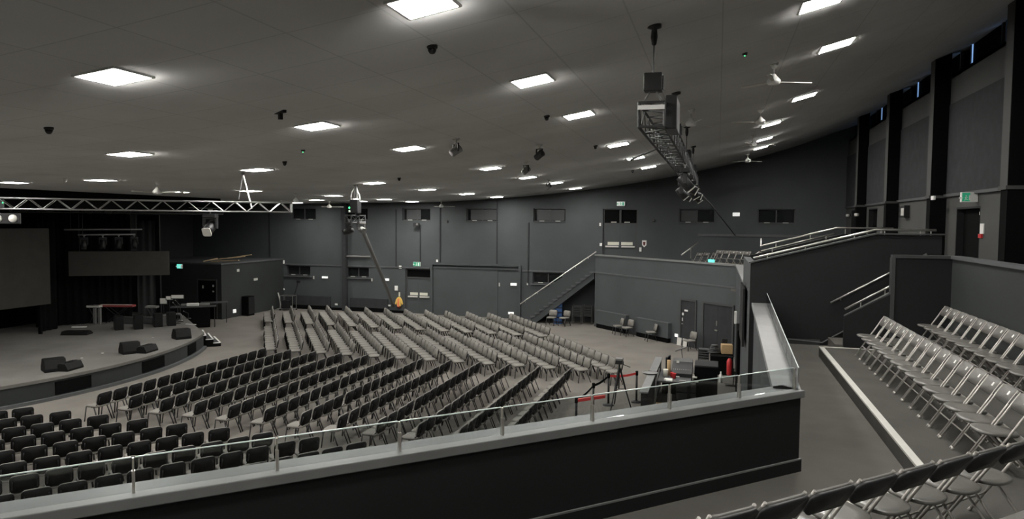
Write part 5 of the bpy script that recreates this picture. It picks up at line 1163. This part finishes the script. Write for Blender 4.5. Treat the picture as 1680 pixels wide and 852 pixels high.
p = atz(1074, 666); o = MB().box(-.42, .42, -.25, .25, 0, .02).box(-.42, .42, -.25, -.23, .02, .14).box(-.42, .42, .23, .25, .02, .14).box(-.42, -.40, -.23, .23, .02, .14).box(.40, .42, -.23, .23, .02, .14).build('open_carton', 'cardboard'); o.location = (-1.30, p.y - .35, 0); tag(o, 'shallow open cardboard tray on the floor by the sound desk', 'carton')
# tripod with camera
c_ = aty(1016, 597, 21.5); t = thing('camera_tripod', 'tall black tripod with camera in front of the sound desk', 'tripod', (c_.x, 21.5, 0))
hz = c_.z; feet = [atz(1001, 678), atz(1036, 672), atz(1008, 663)]
for f in feet:
    v = Vector((f.x - c_.x, f.y - 21.5, 0)); m_ = v * .5 + Vector((0, 0, hz * .45))
    MB().tube(v, m_, .02).tube(m_, (v.x * .06, v.y * .06, hz * .9), .028).build('leg', 'black_plastic', t)
MB().tube((0, 0, hz * .45), (0, 0, hz), .022).build('centre_column', 'black_plastic', t)
q = MB()
for f in feet: q.tube((0, 0, hz * .45), ((f.x - c_.x) * .5, (f.y - 21.5) * .5, hz * .45), .012)
q.build('spreader', 'dark_grey', t)
MB().box(-.10, .10, -.16, .16, hz, hz + .13).build('camera_body', 'black_plastic', t, bevel=.015); MB().box(-.11, .11, -.1, .12, hz + .13, hz + .17).build('camera_top', 'mid_grey', t, bevel=.01); MB().tube((.05, .1, hz - .02), (.28, .45, hz - .18), .012).build('pan_handle', 'black_plastic', t)
# belt barrier posts
BP = [((1000, 614), (998, 665)), ((1044, 617), (1044, 660)), ((976, 640), (976, 681)), ((952, 676), (952, 712))]
pos = []
for i, (tp, ft) in enumerate(BP):
    g = atz(*ft); 
    if i == 3: g = Vector((-3.55, 18.6, 0))
    if i == 2: g = Vector((-3.40, 20.45, 0))
    pos.append(g)
nm = ['black belt barrier post left of the tripod', 'black belt barrier post right of the tripod', 'black belt barrier post nearer the glass balustrade, second in line', 'black belt barrier post nearest the glass balustrade']
for i, g in enumerate(pos):
    t = thing('barrier_post', nm[i], 'barrier', g, 0, 'belt barrier posts'); MB().lathe([(.18, 0), (.18, .02), (.06, .05), (.035, .06)], 18).build('base', 'black_plastic', t, True); MB().tube((0, 0, .05), (0, 0, .98), .034, 12).build('post', 'black_plastic', t, True); MB().tube((0, 0, .86), (0, 0, 1.0), .045, 12).build('belt_head', 'stage_black', t, True)
for a, b_, m_, lab in ((0, 1, 'belt_red', 'red belt stretched between the posts behind the tripod'), (0, 2, 'stage_black', 'black belt running from the left post towards the glass'), (2, 3, 'stage_black', 'black belt between the two posts nearest the glass')):
    A, Bq = pos[a] + Vector((0, 0, .93)), pos[b_] + Vector((0, 0, .93)); d = (Bq - A).normalized(); n_ = Vector((-d.y, d.x, 0)) * .004
    q = MB(); pts_ = [A + (Bq - A) * f - Vector((0, 0, .05 * 4 * f * (1 - f))) for f in np.linspace(0.02, .98, 9)]
    for v in pts_:
        for s in (-1, 1): q.v += [tuple(v + n_ * s + Vector((0, 0, .035))), tuple(v + n_ * s - Vector((0, 0, .035)))]
    for i in range(8):
        k = 4 * i; q.f += [(k, k + 4, k + 5, k + 1), (k + 2, k + 3, k + 7, k + 6), (k, k + 2, k + 6, k + 4), (k + 1, k + 5, k + 7, k + 3)]
    tag(q.build('barrier_belt', m_), lab, 'belt', 'barrier belts')
g = pos[3]; o = MB().box(0, .95, -.03, .03, .88, .96).build('barrier_belt', 'belt_red'); o.location = (g.x, g.y, 0); o.rotation_euler = (0, 0, .8); tag(o, 'short red belt at the post nearest the glass balustrade', 'belt', 'barrier belts')
# boxes and extinguisher at the end wall
p = atz(1192, 611); t = thing('equipment_chest', 'black trunk under a heap of cables beside the centre wall', 'trunk', (.25, 28.0, 0))
MB().box(-.42, .42, -.4, .4, 0, .78).build('trunk_body', 'stage_black', t, bevel=.03); MB().box(-.43, .43, -.41, .41, .70, .76).build('lid_band', 'black_plastic', t)
o = MB().box(-.2, .2, -.17, .17, 0, .34).build('cardboard_box', 'cardboard', bevel=.005); o.location = (.42, 27.9, .79); o.rotation_euler = (0, 0, .1); tag(o, 'small brown cardboard box on top of the black trunk', 'box')
o = MB().box(-.1, .1, -.03, .03, 0, .5).build('laptop_bag', 'black_plastic', bevel=.015); o.location = (.35, 28.25, .79); tag(o, 'dark upright bag behind the cardboard box', 'bag')
q = MB()
for i in range(5): q.lathe([(.2 - .02 * i, .06 * i), (.26 - .03 * i, .03 + .06 * i), (.2 - .02 * i, .06 + .06 * i)], 14, (0, .03 * (i % 2), 0))
o = q.build('folded_jacket', 'dark_grey', None, True); o.location = (-.02, 27.9, .79); tag(o, 'dark heap of folded cloth on the left of the black trunk', 'cloth')
t = thing('stacked_chairs', 'short stack of dark chairs left of the black trunk', 'chair stack', (-.42, 28.4, 0))
for k in range(5): MB().box(-.2, .2, -.2, .2, .42 + .09 * k, .47 + .09 * k).build('seat', 'dark_grey', t, bevel=.012)
for sx in (-.2, .2):
    for sy in (-.2, .2): MB().tube((sx, sy, 0), (sx * .95, sy, .85), .013).build('leg', 'black_plastic', t)
p = atz(1207, 612); t = thing('fire_extinguisher', 'red fire extinguisher at the end of the centre wall', 'fire extinguisher', (.50, 25.9, 0))
MB().tube((.1, 0, .35), (.1, 0, .32), .1).box(-.12, .25, -.12, .12, 0, .04).tube((.15, 0, .04), (.15, 0, .62), .02).build('stand', 'black_plastic', t)
MB().lathe([(.07, .36), (.095, .40), (.095, .86), (.06, .94), (.03, .97)], 18).build('cylinder', 'red', t, True); MB().box(-.03, .07, -.02, .02, .97, 1.03).build('valve', 'black_plastic', t); MB().path([(.03, 0, .98), (.12, 0, .9), (.12, 0, .6)], .012).build('hose', 'black_plastic', t, True)
cyl('spray_bottle', 'white bottle on the floor beside the red extinguisher', 'bottle', (.22, 26.3, 0), [(.055, 0), (.06, .02), (.06, .26), (.025, .33), (.025, .40), (.0, .405)], 'white')
